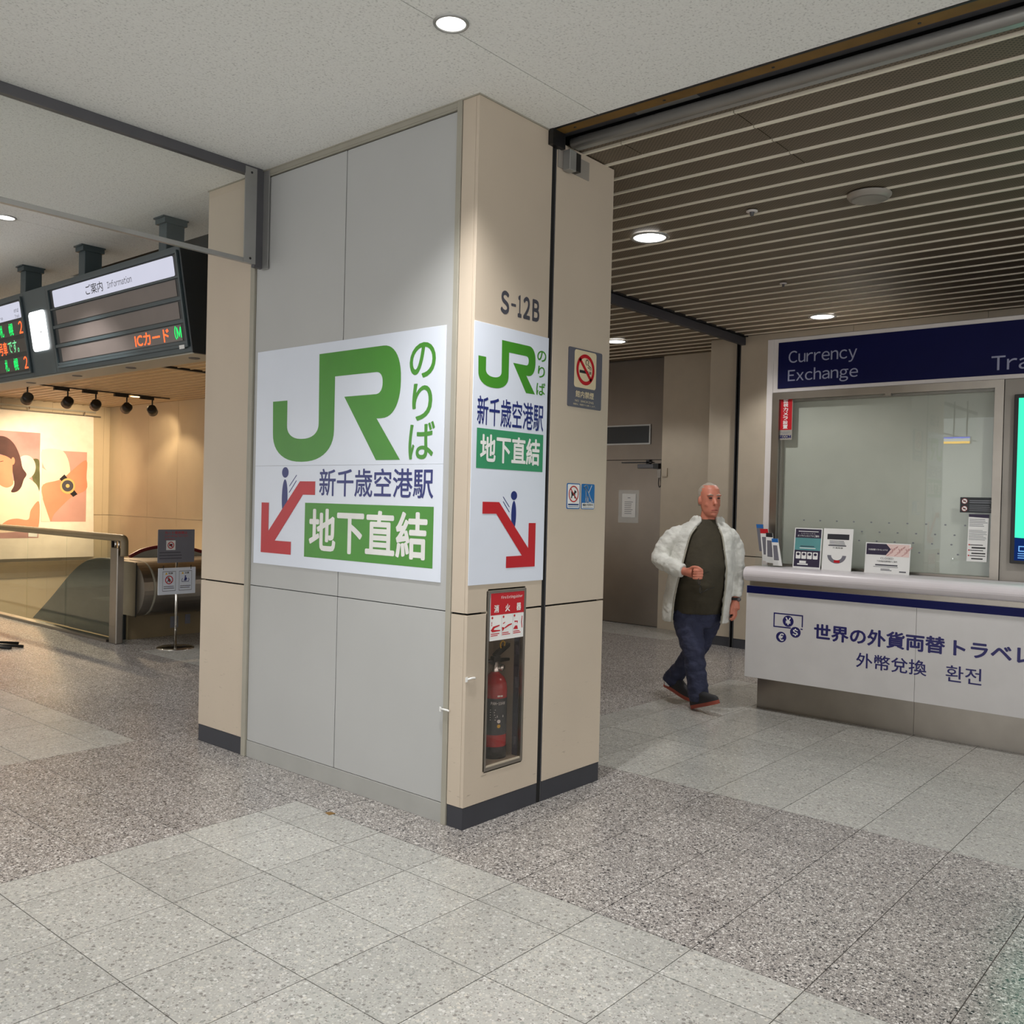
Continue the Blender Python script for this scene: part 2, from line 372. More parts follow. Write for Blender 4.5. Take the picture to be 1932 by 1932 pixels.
# ---- floor: terrazzo tiles laid in light fields crossed by dark bands
floor = struct('floor', (0, 0, -0.05), MB().box(-9, -9, -0.06, 1.47, 17.4, -0.0035).box(1.47, -9, -0.06, 7.4, 6.3, -0.0035).box(1.47, 16.52, -0.06, 7.4, 17.4, -0.0035), 'grout')
def lines1d(start, lo, hi):
    o = []; k0 = math.floor((lo - start) / 4.56) - 1
    for k in range(k0, k0 + 8):
        s = start + 4.56 * k
        a = [s + 0.3935 * i for i in range(8)] + [s + 2.975]
        for i in range(8): o.append((a[i], a[i + 1], 0))
        for i in range(4): o.append((s + 2.975 + 0.39625 * i, s + 2.975 + 0.39625 * (i + 1), 1))
    return [t for t in o if t[1] > lo and t[0] < hi]
tiles = []
for (x0, x1, bx) in lines1d(1.32, -6.5, 6.7):
    for (y0, y1, by) in lines1d(-2.11, -6.0, 17.0):
        cx, cy = (x0 + x1) / 2, (y0 + y1) / 2
        if x0 > 0 and x1 < 1.07 and y0 > 0 and y1 < 2.2: continue
        if x1 > 1.48 and y1 > 6.3 and y0 < 16.5:
            if x0 < 1.40: x1 = 1.47
            else: continue
        p = Vector((cx + 3.0531, cy + 2.8452, -1.5)); z = p.dot(_f)
        if z < 0.5: vis = 0
        else:
            u, v = 966 + 1741.9 * p.dot(_r) / z, 966 - 1741.9 * p.dot(_u) / z
            vis = (1.0 / z ** 2) if -250 < u < 2180 and v < 2250 else 0.0001 / z
            if cx > 0.3 and cy > 0.9 and u > 360 and u < 1140: vis = 0.00001        # behind the pillar
        tiles.append((vis, x0, x1, y0, y1, bx or by))
tiles.sort(key=lambda t: -t[0])
_tm = {}
g = 0.0018
for t in tiles[:296]:
    vis, x0, x1, y0, y1, dark = t; key = (round(x1 - x0, 3), round(y1 - y0, 3), dark)
    if key not in _tm:
        w, h = (x1 - x0) / 2 - g, (y1 - y0) / 2 - g
        mb = MB().box(-w, -h, -0.012, w, h, 0)
        _tm[key] = mesh_of(mb, 'tile', 'tile_dark' if dark else 'tile_light', (0, 0, 0))
    o = bpy.data.objects.new('tile', _tm[key]); COL.objects.link(o); o.parent = floor
    o.location = ((x0 + x1) / 2, (y0 + y1) / 2, 0.05 + random.uniform(-0.0004, 0.0002))
for dark, mname in ((0, 'tile_light'), (1, 'tile_dark')):
    mb = MB()
    for t in tiles[296:]:
        if t[5] == dark: mb.box(t[1] + g, t[3] + g, -0.012, t[2] - g, t[4] - g, 0)
    o = part('tile_field', mb, mname, floor); o['kind'] = 'stuff'

# ---- white ceiling
ceiling = struct('ceiling', (0, 0, H + 0.03), MB().box(-9, -9, H + 0.022, 0.505, 17.4, H + 0.06).box(0.505, 5.2, H + 0.022, 2.0, 9.7, H + 0.06).box(0.505, 9.7, H + 0.022, 3.8, 17.4, H + 0.06), 'ceil')
ys = [-9, -4.43, -0.29, 3.83, 7.97, 12.1, 17.4]
for a, b in zip(ys, ys[1:]):
    part('ceiling_board', MB().box(-9, a + 0.0022, H, 0.503, b - 0.0022, H + 0.02), 'ceil', ceiling)
part('ceiling_board', MB().box(0.505, 5.2, H, 1.998, 9.7, H + 0.02), 'ceil', ceiling)
part('ceiling_board', MB().box(0.505, 9.7, H, 3.8, 17.4, H + 0.02), 'ceil', ceiling)

# ---- slatted metal ceilings
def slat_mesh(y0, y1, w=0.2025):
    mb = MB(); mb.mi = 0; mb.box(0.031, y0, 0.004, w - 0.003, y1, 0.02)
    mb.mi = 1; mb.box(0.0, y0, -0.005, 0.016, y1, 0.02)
    return mesh_of(mb, 'slat', ['slat', 'slat_lip_lit'], (0, 0, 0))
def slats(root, xs, y0, y1, z, skip=None):
    cache = {}
    for x in xs:
        for (a, b) in (skip(x) if skip else [(y0, y1)]):
            k = (a, b)
            if k not in cache: cache[k] = slat_mesh(a, b)
            o = bpy.data.objects.new('slat', cache[k]); COL.objects.link(o); o.parent = root; o.location = Vector((x, 0, z)) - root.location
ceil2 = struct('ceiling', (0, 0, 3.37), MB().box(0.5, -9, 3.36, 6.7, 5.2, 3.40), 'void')
def spl(x):
    if x < 0.6: return [(-9, 1.60), (1.70, 5.2)]
    if x < 0.85: return [(-9, -0.8465), (-0.8405, -0.2335), (-0.2275, 1.62)] + [(1.68, 5.2)]
    if x < 1.45: return [(-9, -0.8465), (-0.8405, 1.62), (1.68, 5.2)]
    return [(-9, 1.62), (1.68, 5.2)]
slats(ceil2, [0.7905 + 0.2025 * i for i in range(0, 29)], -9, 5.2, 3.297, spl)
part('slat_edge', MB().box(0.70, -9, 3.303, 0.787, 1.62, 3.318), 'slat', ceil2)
ceil3 = struct('ceiling', (0, 0, H + 0.04), MB().box(3.8, 9.7, H + 0.04, 6.7, 17.4, H + 0.08).box(2.0, 5.2, H + 0.04, 6.7, 9.7, H + 0.08), 'wall_warm')
M['slat_warm'] = mat('slat_warm', (172, 150, 122), 0.5, var=0.08)
M['slat_warm_lip'] = mat('slat_warm_lip', (206, 186, 154), 0.5)
def warm_mesh(y0, y1):
    mb = MB(); mb.mi = 0; mb.box(0.025, y0, 0.0, 0.197, y1, 0.02); mb.mi = 1; mb.box(0, y0, -0.012, 0.02, y1, 0.02)
    return mesh_of(mb, 'slat', ['slat_warm', 'slat_warm_lip'], (0, 0, 0))
for me_, x0, n_ in ((warm_mesh(9.70, 17.4), 3.8, 14), (warm_mesh(5.2, 9.60), 1.98, 23)):
    for i in range(n_):
        o = bpy.data.objects.new('slat', me_); COL.objects.link(o); o.parent = ceil3; o.location = Vector((x0 + 0.2025 * i, 0, H)) - ceil3.location
part('cross_rail', MB().box(3.4, 9.61, H - 0.03, 6.6, 9.69, H + 0.03), 'black_metal', ceil3)

# ---- shutter slot along the edge of the white ceiling
t1 = struct('trim_1', (0.6, -2, H))
part('edge_angle', MB().box(0.5035, -9, H - 0.003, 0.516, -0.001, H + 0.05), 'black_metal', t1)
part('brass_channel', MB().box(0.518, -9, H - 0.001, 0.588, 0.02, H + 0.02), 'brass', t1)
for i, yy in enumerate((-0.12, -0.62, -1.14, -1.72, -2.3)):
    part('screw', MB().lathe((0.556, yy, H - 0.001), [(0, -0.003), (0.006, -0.002), (0.007, 0)], 10), 'black_metal', t1)
part('slot_lining', MB().box(0.590, -9, H + 0.016, 0.66, 0.02, H + 0.03), 'alu_dark', t1)
part('insulation', MB().prism(lambda u, v, d: (0.60 + d, u, v), [(-0.75, H + 0.012), (-0.70, H + 0.03), (-0.58, H + 0.028), (-0.50, H + 0.034), (-0.42, H + 0.014)], 0, 0.05), 'alu', t1)
part('shutter_tube', MB().tube([(0.672, -9, H - 0.022), (0.672, -0.02, H - 0.022)], 0.026, 16), 'alu', t1)
part('shutter_lip', MB().box(0.69, -9, H - 0.043, 0.722, -0.02, H - 0.034), 'alu', t1)
part('slot_end', MB().box(0.5, -0.03, H - 0.075, 0.60, 0.012, H + 0.0), 'black_metal', t1)

# ---- dark shutter rail crossing the slatted ceiling, with its wall guide
t2 = struct('trim_2', (3.5, 1.65, 3.25))
part('rail', MB().box(1.08, 1.625, 3.205, 5.945, 1.672, 3.285), 'skirting', t2, bevel=0.004)
part('rail_top', MB().box(1.08, 1.60, 3.288, 5.945, 1.70, 3.36), 'black_metal', t2)

# ---- the pillar
pil = struct('wall_pillar', (0.5, 1.1, 0))
c = MB()
c.box(0.02, 0.205, 0, 1.055, 2.195, H); c.box(0.02, 0.03, 0, 0.128, 0.205, H - 0.001); c.box(0.418, 0.03, 0, 0.530, 0.205, H - 0.001); c.box(0.575, 0.03, 0, 1.055, 0.205, H - 0.03)
c.box(0.128, 0.03, 1.09, 0.418, 0.205, H - 0.001); c.box(0.128, 0.03, 0, 0.418, 0.205, 0.232); c.box(0.53, 0.09, 0, 0.575, 0.205, H - 0.001)
part('core', c, 'void', pil)
B0 = FB(0.0); A0 = FA(0.0)
HW0, HW1 = 0.9765, 0.9855
def panel(fr, poly, parent=pil, m='cream', d0=-0.018, d1=0.0, bev=0.0012): return part('panel', MB().prism(fr, poly, d0, d1), m, parent, bevel=bev, seg=1)
panel(B0, [(0.0, HW1), (0.136, HW1), (0.136, 1.081), (0.411, 1.081), (0.411, HW1), (0.5375, HW1), (0.5375, H), (0.0, H)])
panel(B0, [(0.0, 0.101), (0.5375, 0.101), (0.5375, HW0), (0.411, HW0), (0.411, 0.239), (0.136, 0.239), (0.136, HW0), (0.0, HW0)])
panel(B0, [(0.574, HW1), (1.0736, HW1), (1.0736, 3.295), (0.574, 3.295)]); panel(B0, [(0.574, 0.101), (1.0736, 0.101), (1.0736, HW0), (0.574, HW0)])
panel(A0, [(-0.1, HW1), (-0.0184, HW1), (-0.0184, H), (-0.1, H)], bev=0); panel(A0, [(-0.1, 0.101), (-0.0184, 0.101), (-0.0184, HW0), (-0.1, HW0)], bev=0)
panel(A0, [(-2.213, HW1), (-1.752, HW1), (-1.752, H), (-2.213, H)]); panel(A0, [(-2.213, 0.101), (-1.752, 0.101), (-1.752, HW0), (-2.213, HW0)])
FX = lambda u, v, d=0: (1.0736 + d, u, v)
panel(FX, [(0.0184, HW1), (2.194, HW1), (2.194, 3.295), (0.0184, 3.295)]); panel(FX, [(0.0184, 0.101), (2.194, 0.101), (2.194, HW0), (0.0184, HW0)])
FY = lambda u, v, d=0: (u, 2.213 + d, v)
panel(FY, [(0.0184, HW1), (1.0736, HW1), (1.0736, H), (0.0184, H)]); panel(FY, [(0.0184, 0.101), (1.0736, 0.101), (1.0736, HW0), (0.0184, HW0)])
def skirt(fr, u0, u1, parent=pil, h=0.099, d=-0.002): return part('skirting', MB().rect(fr, u0, 0, u1, h, -0.02, d), 'skirting', parent, bevel=0.001, seg=1)
skirt(B0, 0.0015, 0.5375); skirt(B0, 0.574, 1.072); skirt(A0, -0.1, -0.0015); skirt(A0, -2.212, -1.752); skirt(FX, 0.0205, 2.19); skirt(FY, 0.0205, 1.07)
part('gap_liner', MB().box(0.538, 0.003, 0.0, 0.5735, 0.03, 3.29), 'void', pil); part('gap_bead', MB().box(0.566, 0.0005, 0.0, 0.569, 0.003, 3.27), 'alu_dark', pil)
for ch, a_, b_, z0_, z1_ in (('S', 0.176, 0.237, 2.373, 2.483), ('-', 0.251, 0.286, 2.420, 2.433), ('1', 0.300, 0.328, 2.375, 2.482), ('2', 0.3405, 0.392, 2.375, 2.483), ('B', 0.409, 0.4635, 2.375, 2.482)): lettering(pil, B0, ch, (a_, z0_, b_, z1_), 0.0008, 'grey_ink', 0.035, 4)
part('ceiling_trim', MB().box(-0.006, 0.0, H - 0.006, 0.0, 2.22, H).box(-0.006, -0.006, H - 0.006, 0.5, 0, H), 'frame_grey', pil)

# ---- grey folding partition set into the pillar's long face
wp = struct('wall_partition', (0, 0.93, 0))
part('backing', MB().rect(A0, -1.70, 0.0, -0.13, 3.29, -0.019, -0.012), 'void', wp)
P0 = -0.006
JU = -0.926
for (u0, u1, v0, v1) in ((-1.706, JU - 0.003, 0.986, 3.284), (JU + 0.003, -0.136, 0.986, 3.284), (-1.706, JU - 0.003, 0.096, 0.982), (JU + 0.003, -0.136, 0.096, 0.982)):
    panel(A0, [(u0, v0), (u1, v0), (u1, v1), (u0, v1)], wp, 'grey_panel', -0.014, P0)
part('kick_plate', MB().rect(A0, -1.706, 0.0, -0.136, 0.0935, -0.014, -0.003), 'kick', wp, bevel=0.001, seg=1)
part('frame_post', MB().rect(A0, -0.134, 0, -0.103, H, -0.014, 0.006), 'frame_grey', wp, bevel=0.002, seg=1)
part('frame_post', MB().rect(A0, -1.749, 0, -1.710, H, -0.014, 0.008), 'frame_grey', wp, bevel=0.002, seg=1)
part('frame_head', MB().rect(A0, -1.709, 3.288, -0.136, H - 0.001, -0.014, 0.003).rect(A0, -1.709, 3.296, -0.136, 3.300, 0.003, 0.006), 'frame_grey', wp, bevel=0.001, seg=1)

# ---- right-hand wall, recess and steel door
wr = struct('wall_right', (6.0, 0, 0), MB().box(5.975, -9, 0, 6.2, 1.685, 3.36), 'void')
AR = FA(5.96)
for (a, b) in ((-1.685, -0.5), (-0.496, 0.7), (0.704, 1.9), (1.904, 3.1), (3.104, 4.3), (4.304, 9)):
    panel(AR, [(a, HW1), (b, HW1), (b, 3.36), (a, 3.36)], wr, 'cream_plain', -0.015, 0); panel(AR, [(a, 0.101), (b, 0.101), (b, HW0), (a, HW0)], wr, 'cream_plain', -0.015, 0)
skirt(AR, -1.685, 9, wr)
t3 = struct('trim_3', (5.97, 1.71, 0), MB().box(5.96, 1.687, 0, 5.99, 1.698, 3.28).box(5.96, 1.722, 0, 5.99, 1.733, 3.28).box(5.985, 1.687, 0, 6.0, 1.733, 3.28), 'black_metal')
wq = struct('wall_pilaster', (6.1, 1.9, 0), MB().box(6.02, 1.735, 0, 6.65, 2.05, 3.36), 'cream_plain')
AQ = FA(6.0)
panel(AQ, [(-2.06, HW1), (-1.735, HW1), (-1.735, 3.36), (-2.06, 3.36)], wq, 'cream_plain', -0.02, 0); panel(AQ, [(-2.06, 0.101), (-1.735, 0.101), (-1.735, HW0), (-2.06, HW0)], wq, 'cream_plain', -0.02, 0)
skirt(AQ, -2.06, -1.735, wq)
wc = struct('wall_back', (6.7, 8, 0), MB().box(6.65, 2.05, 0, 6.9, 3.04, 3.37).box(6.65, 4.75, 0, 6.9, 17.2, 3.37).box(6.65, 3.04, 3.345, 6.9, 4.75, 3.37), 'cream_plain')
skirt(FA(6.65), -3.04, -2.05, wc)
AD = FA(6.72)
d1 = struct('door_1', (6.75, 3.9, 0))
part('frame', MB().rect(AD, -3.062, 0, -3.04, 3.345, -0.05, 0.03).rect(AD, -4.75, 0, -4.728, 3.345, -0.05, 0.03), 'black_metal', d1)
part('door_leaf', MB().rect(AD, -3.893, 0.006, -3.064, 2.048, -0.03, 0.0), 'steel_door', d1)
part('door_leaf', MB().rect(AD, -4.726, 0.006, -3.897, 2.048, -0.03, 0.0), 'steel_door', d1)
part('transom', MB().rect(AD, -4.726, 2.056, -3.064, 3.34, -0.03, 0.0), 'steel_door', d1)
part('transom_window', MB().rect(AD, -4.45, 2.262, -3.262, 2.474, 0.0, 0.006), 'board_dark', d1)
part('window_frame', MB().rect(AD, -4.47, 2.474, -3.243, 2.491, 0, 0.014).rect(AD, -4.47, 2.245, -3.243, 2.262, 0, 0.014).rect(AD, -3.262, 2.262, -3.243, 2.474, 0, 0.014).rect(AD, -4.47, 2.262, -4.45, 2.474, 0, 0.014), 'alu', d1)
part('door_light_block', MB().box(6.78, 3.04, 0.0, 6.9, 4.75, 3.345).box(6.72, 3.04, -0.003, 6.78, 4.75, 0.004).box(6.725, 3.06, 2.044, 6.74, 4.73, 2.06), 'void', d1)  # unseen black blocks added to stop light leaking through the door gaps
cl = part('door_closer', MB().rect(AD, -3.40, 1.945, -3.17, 1.998, 0.0, 0.05), 'alu_dark', d1, bevel=0.006)
part('closer_arm', MB().rect(AD, -3.17, 1.94, -3.10, 2.006, 0.0, 0.045).rect(AD, -3.64, 2.012, -3.20, 2.026, 0.02, 0.04).rect(AD, -3.28, 1.998, -3.235, 2.056, 0.01, 0.04), 'black_metal', cl)
part('sensor', MB().rect(AD, -3.125, 1.83, -3.072, 1.935, 0.0, 0.03), 'kiosk_grey', d1, bevel=0.004)
part('sensor_cable', MB().tube(catmull([(6.70, 3.10, 1.83), (6.69, 3.10, 1.76), (6.69, 3.085, 1.715), (6.70, 3.066, 1.75)], 6, False), 0.006, 8), 'black_metal', d1)
part('sensor', MB().rect(FA(6.65), -3.02, 1.845, -2.95, 1.945, 0.0, 0.02), 'cream_plain', d1, bevel=0.003)
part('paper_mount', MB().rect(AD, -3.692, 1.265, -3.392, 1.676, 0.0, 0.004), 'acrylic', d1)
pn = part('paper_notice', MB().rect(AD, -3.638, 1.336, -3.437, 1.630, 0.0045, 0.0055), 'paper', loc=(6.71, 3.54, 1.34)); tag(pn, 'white paper notice taped inside a clear sleeve on the steel door', 'notice')
mb = MB(); mb.rect(AD, -3.555, 1.575, -3.515, 1.583, 0.006); lines(mb, AD, -3.60, -3.475, 1.53, 7, 0.024, 0.007, 0.006)
part('print', mb, 'text_grey', pn)

# ---- escalator well: inner walls below the floor and the parapet beyond it
ww = struct('wall_well', (4, 16.6, -1), MB().box(1.47, 16.54, -3.6, 6.9, 16.7, -0.06).box(6.65, 6.3, -3.6, 6.9, 16.54, 0).box(1.43, 6.3, -3.6, 1.465, 16.54, -0.06).box(1.465, 6.26, -3.6, 6.65, 6.3, -0.06), 'wall_warm')
for a, b in ((1.48, 2.4), (2.404, 3.32), (3.324, 4.24), (4.244, 5.16), (5.164, 6.08), (6.084, 6.64)): part('panel', MB().rect(FB(16.535), a, -3.6, b, -0.275, -0.004, 0), 'wall_warm', ww)
part('slab_edge', MB().box(1.475, 16.50, -0.27, 6.64, 16.538, 0.045), 'handrail', ww); part('lower_floor', MB().box(1.44, 6.3, -3.7, 6.9, 16.7, -3.6), 'tile_light', ww)
# ---- far walls of the escalator hall (left)
wf = struct('wall_far', (4, 17.1, 0), MB().box(-9, 17.02, 0, 6.9, 17.3, 3.37), 'wall_warm')
for (a, b) in ((-1.0, 0.4), (0.404, 1.8), (1.804, 3.2), (3.204, 4.4), (4.404, 5.406), (5.41, 5.642), (5.646, 6.50), (6.504, 6.65)):
    for v0, v1 in ((HW1, H), (0.02, HW0)): part('panel', MB().rect(FB(17.0), a, v0, b, v1, -0.015, 0), 'wall_warm', wf)
for (a, b) in ((-17.0, -16.464), (-16.46, -15.322), (-15.318, -14.159), (-14.155, -13.0), (-12.996, -11.8), (-11.796, -10.6)):
    for v0, v1 in ((HW1, H), (0.02, HW0)): part('panel', MB().rect(FA(6.635), a, v0, b, v1, -0.012, 0), 'wall_warm', wf)

# ---- hanging smoke screen of glass
sc = thing('smoke_screen', 'clear glass smoke screen hanging from the ceiling in slim grey rails', 'glass screen', (-3, 1.65, 2.79))
part('top_rail', MB().box(-8, 1.632, 3.278, -0.02, 1.668, H - 0.001), 'alu_dark', sc)
part('pane', MB().box(-8, 1.646, 2.812, -0.10, 1.654, 3.279), 'glass', sc)
part('bottom_rail', MB().box(-8, 1.636, 2.790, -0.06, 1.664, 2.814), 'alu', sc, bevel=0.002, seg=1)
br = part('end_bracket', MB().box(-0.132, 1.628, 2.788, -0.058, 1.636, 3.318), 'alu', sc)
part('channel', MB().box(-0.06, 1.634, 2.775, -0.004, 1.664, 3.318), 'alu_dark', br)
part('wall_angle', MB().box(-0.010, 1.585, 2.768, -0.003, 1.640, 3.318), 'alu', br)
part('bolt', MB().lathe((-0.092, 1.628, 2.815), [(0, -0.004), (0.006, -0.003), (0.007, 0)], 10, 'y'), 'black_metal', br); part('bolt', MB().lathe((-0.092, 1.628, 3.29), [(0, -0.004), (0.006, -0.003), (0.007, 0)], 10, 'y'), 'black_metal', br)

# ---- recessed lamps: fitting and its light
def downlight(x, y, z, r, label, power, color, cone, lens='lamp_lens', group='recessed ceiling lamps', blend=0.35, seen=True):
    t = thing('downlight', label, 'ceiling lamp', (x, y, z), group)
    part('trim_ring', MB().lathe((x, y, z), [(r * 0.80, -0.001), (r * 0.82, -0.006), (r * 0.95, -0.007), (r, -0.002), (r, 0.002)], 40), 'alu', t)
    part('lens', MB().lathe((x, y, z), [(0, -0.004), (r * 0.5, -0.0035), (r * 0.81, -0.0015)], 40), lens, t)
    l = bpy.data.lights.new('downlight_beam', 'SPOT'); l.energy = power; l.color = color; l.spot_size = math.radians(cone); l.spot_blend = blend; l.shadow_soft_size = r * 0.6
    lo = bpy.data.objects.new('downlight_beam', l); COL.objects.link(lo); lo.location = (0, 0, -0.02); lo.parent = t
    return t
downlight(-0.517, -0.322, H, 0.070, 'small round recessed lamp in the white ceiling above the pillar corner', LAMP['hall'], NEUTRAL, 108, blend=1.0)
downlight(-0.536, 3.84, H, 0.070, 'small round recessed lamp in the white ceiling by the information board', LAMP['hall_far'] * 1.3, NEUTRAL, 100)
HG = 'lamps further along the hall ceiling'
for x in (-2.6, -4.7, -6.8):
    for y in (-4.48, -0.32, 3.84, 8.0): downlight(x, y, H, 0.070, 'small round recessed lamp further along the white hall ceiling', LAMP['hall_far'], NEUTRAL, 120, group=HG)
for x, y in ((-0.52, -4.48), (-0.52, 8.0), (-0.52, 12.2), (-2.6, 12.2)): downlight(x, y, H, 0.070, 'small round recessed lamp further along the white hall ceiling', LAMP['hall_far'], NEUTRAL, 120, group=HG)
downlight(2.25, 0.51, 3.291, 0.133, 'large round lamp in the slatted ceiling beside the pillar', LAMP['booth'], NEUTRAL, 130)
downlight(5.36, 0.57, 3.291, 0.128, 'large round lamp in the slatted ceiling above the exchange booth', LAMP['booth'], NEUTRAL, 130)
downlight(5.44, 2.93, 3.291, 0.128, 'round lamp in the slatted ceiling before the steel door', LAMP['booth'] * 0.4, NEUTRAL, 120)
downlight(2.25, -2.60, 3.291, 0.133, 'large round lamp in the slatted ceiling, out over the counter front', LAMP['booth'], NEUTRAL, 130, group='lamps further along the slatted ceiling')
downlight(5.70, 14.05, H - 0.016, 0.14, 'flat round lamp in the warm slatted ceiling near the track lights', LAMP['hall_far'], WARM, 120, lens='lamp_warm')

for y, lb_ in ((9.5, 'added warm lamp over the escalator well, first behind the board'), (11.6, 'added warm lamp over the escalator well, second behind the board')): downlight(2.6, y, H - 0.016, 0.12, lb_, 750, WARM, 130, lens='lamp_warm', group='added lamps over the escalator well')  # unseen lamps added to brighten the well wall
sp = thing('ceiling_speaker', 'round domed ceiling speaker in the slatted ceiling', 'speaker', (2.25, -0.945, 3.29))
part('housing', MB().lathe((2.25, -0.945, 3.291), [(0, -0.032), (0.08, -0.030), (0.108, -0.022), (0.12, -0.006), (0.121, 0.002)], 40), 'kiosk_grey', sp)
part('grille', MB().lathe((2.25, -0.945, 3.291), [(0, -0.0345), (0.06, -0.0335), (0.092, -0.030)], 40), 'kiosk_grey', sp)
for (x, y, r, lab) in ((2.136, -0.283, 0.034, 'small white smoke detector between the ceiling lamp and the speaker'), (3.955, 0.327, 0.028, 'tiny sprinkler head in the slatted ceiling before the booth sign')):
    t = thing('ceiling_detector', lab, 'detector', (x, y, 3.29))
    part('base_ring', MB().lathe((x, y, 3.293), [(r * 0.5, -0.008), (r, -0.006), (r, 0.001)], 24), 'kiosk_white', t)
    part('sensor_head', MB().lathe((x, y, 3.293), [(0, -0.03), (r * 0.32, -0.028), (r * 0.42, -0.006)], 16), 'alu_dark', t)
# ---- door-holder bracket on the pillar under the slot
bk = thing('magnet_bracket', 'grey metal bracket with a black catch high on the pillar by the slot', 'bracket', (0.68, -0.03, 3.15))
part('back_plate', MB().rect(B0, 0.578, 3.168, 0.84, 3.262, 0.0, 0.006), 'kiosk_grey', bk, bevel=0.001, seg=1)
part('housing', MB().rect(B0, 0.615, 3.158, 0.668, 3.258, 0.006, 0.05), 'alu', bk, bevel=0.002, seg=1)
part('catch', MB().rect(B0, 0.670, 3.168, 0.716, 3.258, 0.006, 0.042), 'black_metal', bk)

rs = thing('hanging_lightbox', 'small backlit yellow and white hanging sign mirrored in the booth window', 'lightbox', (-6.05, 1.53, 2.63))
part('case', MB().box(-6.10, 1.24, 2.625, -6.005, 1.82, 2.745), 'alu', rs)
part('yellow_face', MB().box(-6.0045, 1.25, 2.63, -6.0, 1.81, 2.668), 'box_yellow', rs); part('white_face', MB().box(-6.0045, 1.25, 2.668, -6.0, 1.81, 2.715), 'lightbox', rs); part('blue_face', MB().box(-6.0045, 1.25, 2.715, -6.0, 1.81, 2.738), 'box_blue', rs)
part('hanger', MB().box(-6.06, 1.5, 2.745, -6.04, 1.52, H).box(-6.06, 1.3, 2.745, -6.04, 1.32, H), 'alu_dark', rs)

tp = part('tape_scrap', MB().prism(FZ(0.0), [(-0.288, 0.588), (-0.250, 0.584), (-0.254, 0.622), (-0.280, 0.630)], 0.0002, 0.0012), 'brass', loc=(-0.27, 0.6, 0.0)); tag(tp, 'tan scrap of tape on the floor where light and dark tiles meet', 'tape')
# ================================================================== SIGNS ON THE PILLAR
def superarc(cx, cy, rx, ry, a0, a1, n=22, p=2.3):
    o = []
    for i in range(n + 1):
        t = math.radians(a0 + (a1 - a0) * i / n); c, s = math.cos(t), math.sin(t)
        o.append((cx + rx * math.copysign(abs(c) ** (2 / p), c), cy + ry * math.copysign(abs(s) ** (2 / p), s)))
    return o
def logo():
    q = [(-1.518, 2.021), (-1.385, 2.021)]
    q += superarc(-1.2455, 1.886, 0.1385, 0.0785, 180, 360)
    q += [(-1.113, 2.252)]
    q += superarc(-0.612, 2.073, 0.135, 0.179, 90, -90)
    q += [(-0.648, 1.894), (-0.471, 1.687), (-0.646, 1.687), (-0.901, 2.0155)]
    q += superarc(-0.66, 2.070, 0.051, 0.0548, -90, 90)
    q += [(-0.979, 2.125)]
    q += superarc(-1.2455, 1.850, 0.2675, 0.166, 0, -180)
    return q
LOGO = logo()
ARROW = [(-1.124, 1.579), (-1.257, 1.579), (-1.535, 1.301), (-1.535, 1.458), (-1.605, 1.458), (-1.604, 1.178), (-1.325, 1.178), (-1.325, 1.249), (-1.473, 1.249), (-1.228, 1.507), (-1.124, 1.507)]
D = -0.006
big = thing('station_sign', 'large white sign with big green JR logo on the grey panelled face', 'sign', (-0.002, 0.93, 1.11))
part('upper_sheet', MB().prism(A0, [(-1.675, 1.6645), (-0.178, 1.6645), (-0.178, 2.309), (-1.675, 2.309)], D, D + 0.004), 'sign_white', big, bevel=0.0008, seg=1)
part('lower_sheet', MB().prism(A0, [(-1.675, 1.113), (-0.178, 1.113), (-0.178, 1.6635), (-1.675, 1.6635)], D, D + 0.004), 'sign_white', big, bevel=0.0008, seg=1)
d = D + 0.0046
part('logo', MB().flat(A0, LOGO, d), 'jr_green', big)
for ch, bx in (('の', (-0.418, 2.074, -0.241, 2.243)), ('り', (-0.394, 1.871, -0.258, 2.049)), ('ば', (-0.413, 1.687, -0.236, 1.867))): lettering(big, A0, ch, bx, d, 'jr_green', 0.014, 5)
lettering(big, A0, '新千歳空港駅', (-1.090, 1.502, -0.237, 1.646), d, 'sign_navy', 0.012, 3)
part('green_field', MB().rect(A0, -1.208, 1.175, -0.231, 1.4645, d), 'jr_green', big)
lettering(big, A0, '地下直結', (-1.168, 1.209, -0.270, 1.437), d + 0.0006, 'white_print', 0.024, 3)
part('figure', MB().flat(A0, ell(-1.390, 1.627, 0.030, 0.029), d).flat(A0, ell(-1.391, 1.487, 0.026, 0.102), d).stroke(A0, [(-1.288, 1.612), (-1.349, 1.553)], 0.005, d).stroke(A0, [(-1.289, 1.582), (-1.351, 1.518)], 0.005, d), 'sign_navy', big)
part('arrow', MB().flat(A0, ARROW, d + 0.0006), 'sign_red', big)

nar = thing('station_sign', 'tall narrow white sign with small green JR logo around the pillar corner', 'sign', (0.27, -0.002, 1.11))
part('sheet', MB().prism(B0, [(-0.001, 1.113), (0.541, 1.113), (0.541, 2.311), (-0.001, 2.311)], 0.0002, 0.003), 'sign_white', nar, bevel=0.0006, seg=1)
d = 0.0036
part('logo', MB().flat(B0, [(0.029 + (u + 1.518) / 1.047 * 0.413, 2.021 + (v - 1.684) / 0.568 * 0.229) for u, v in LOGO], d), 'jr_green', nar)
for ch, bx in (('の', (0.452, 2.187, 0.523, 2.241)), ('り', (0.460, 2.108, 0.515, 2.166)), ('ば', (0.451, 2.022, 0.521, 2.085))): lettering(nar, B0, ch, bx, d, 'jr_green', 0.016, 4)
lettering(nar, B0, '新千歳空港駅', (0.030, 1.845, 0.512, 1.978), d, 'sign_navy', 0.012, 3)
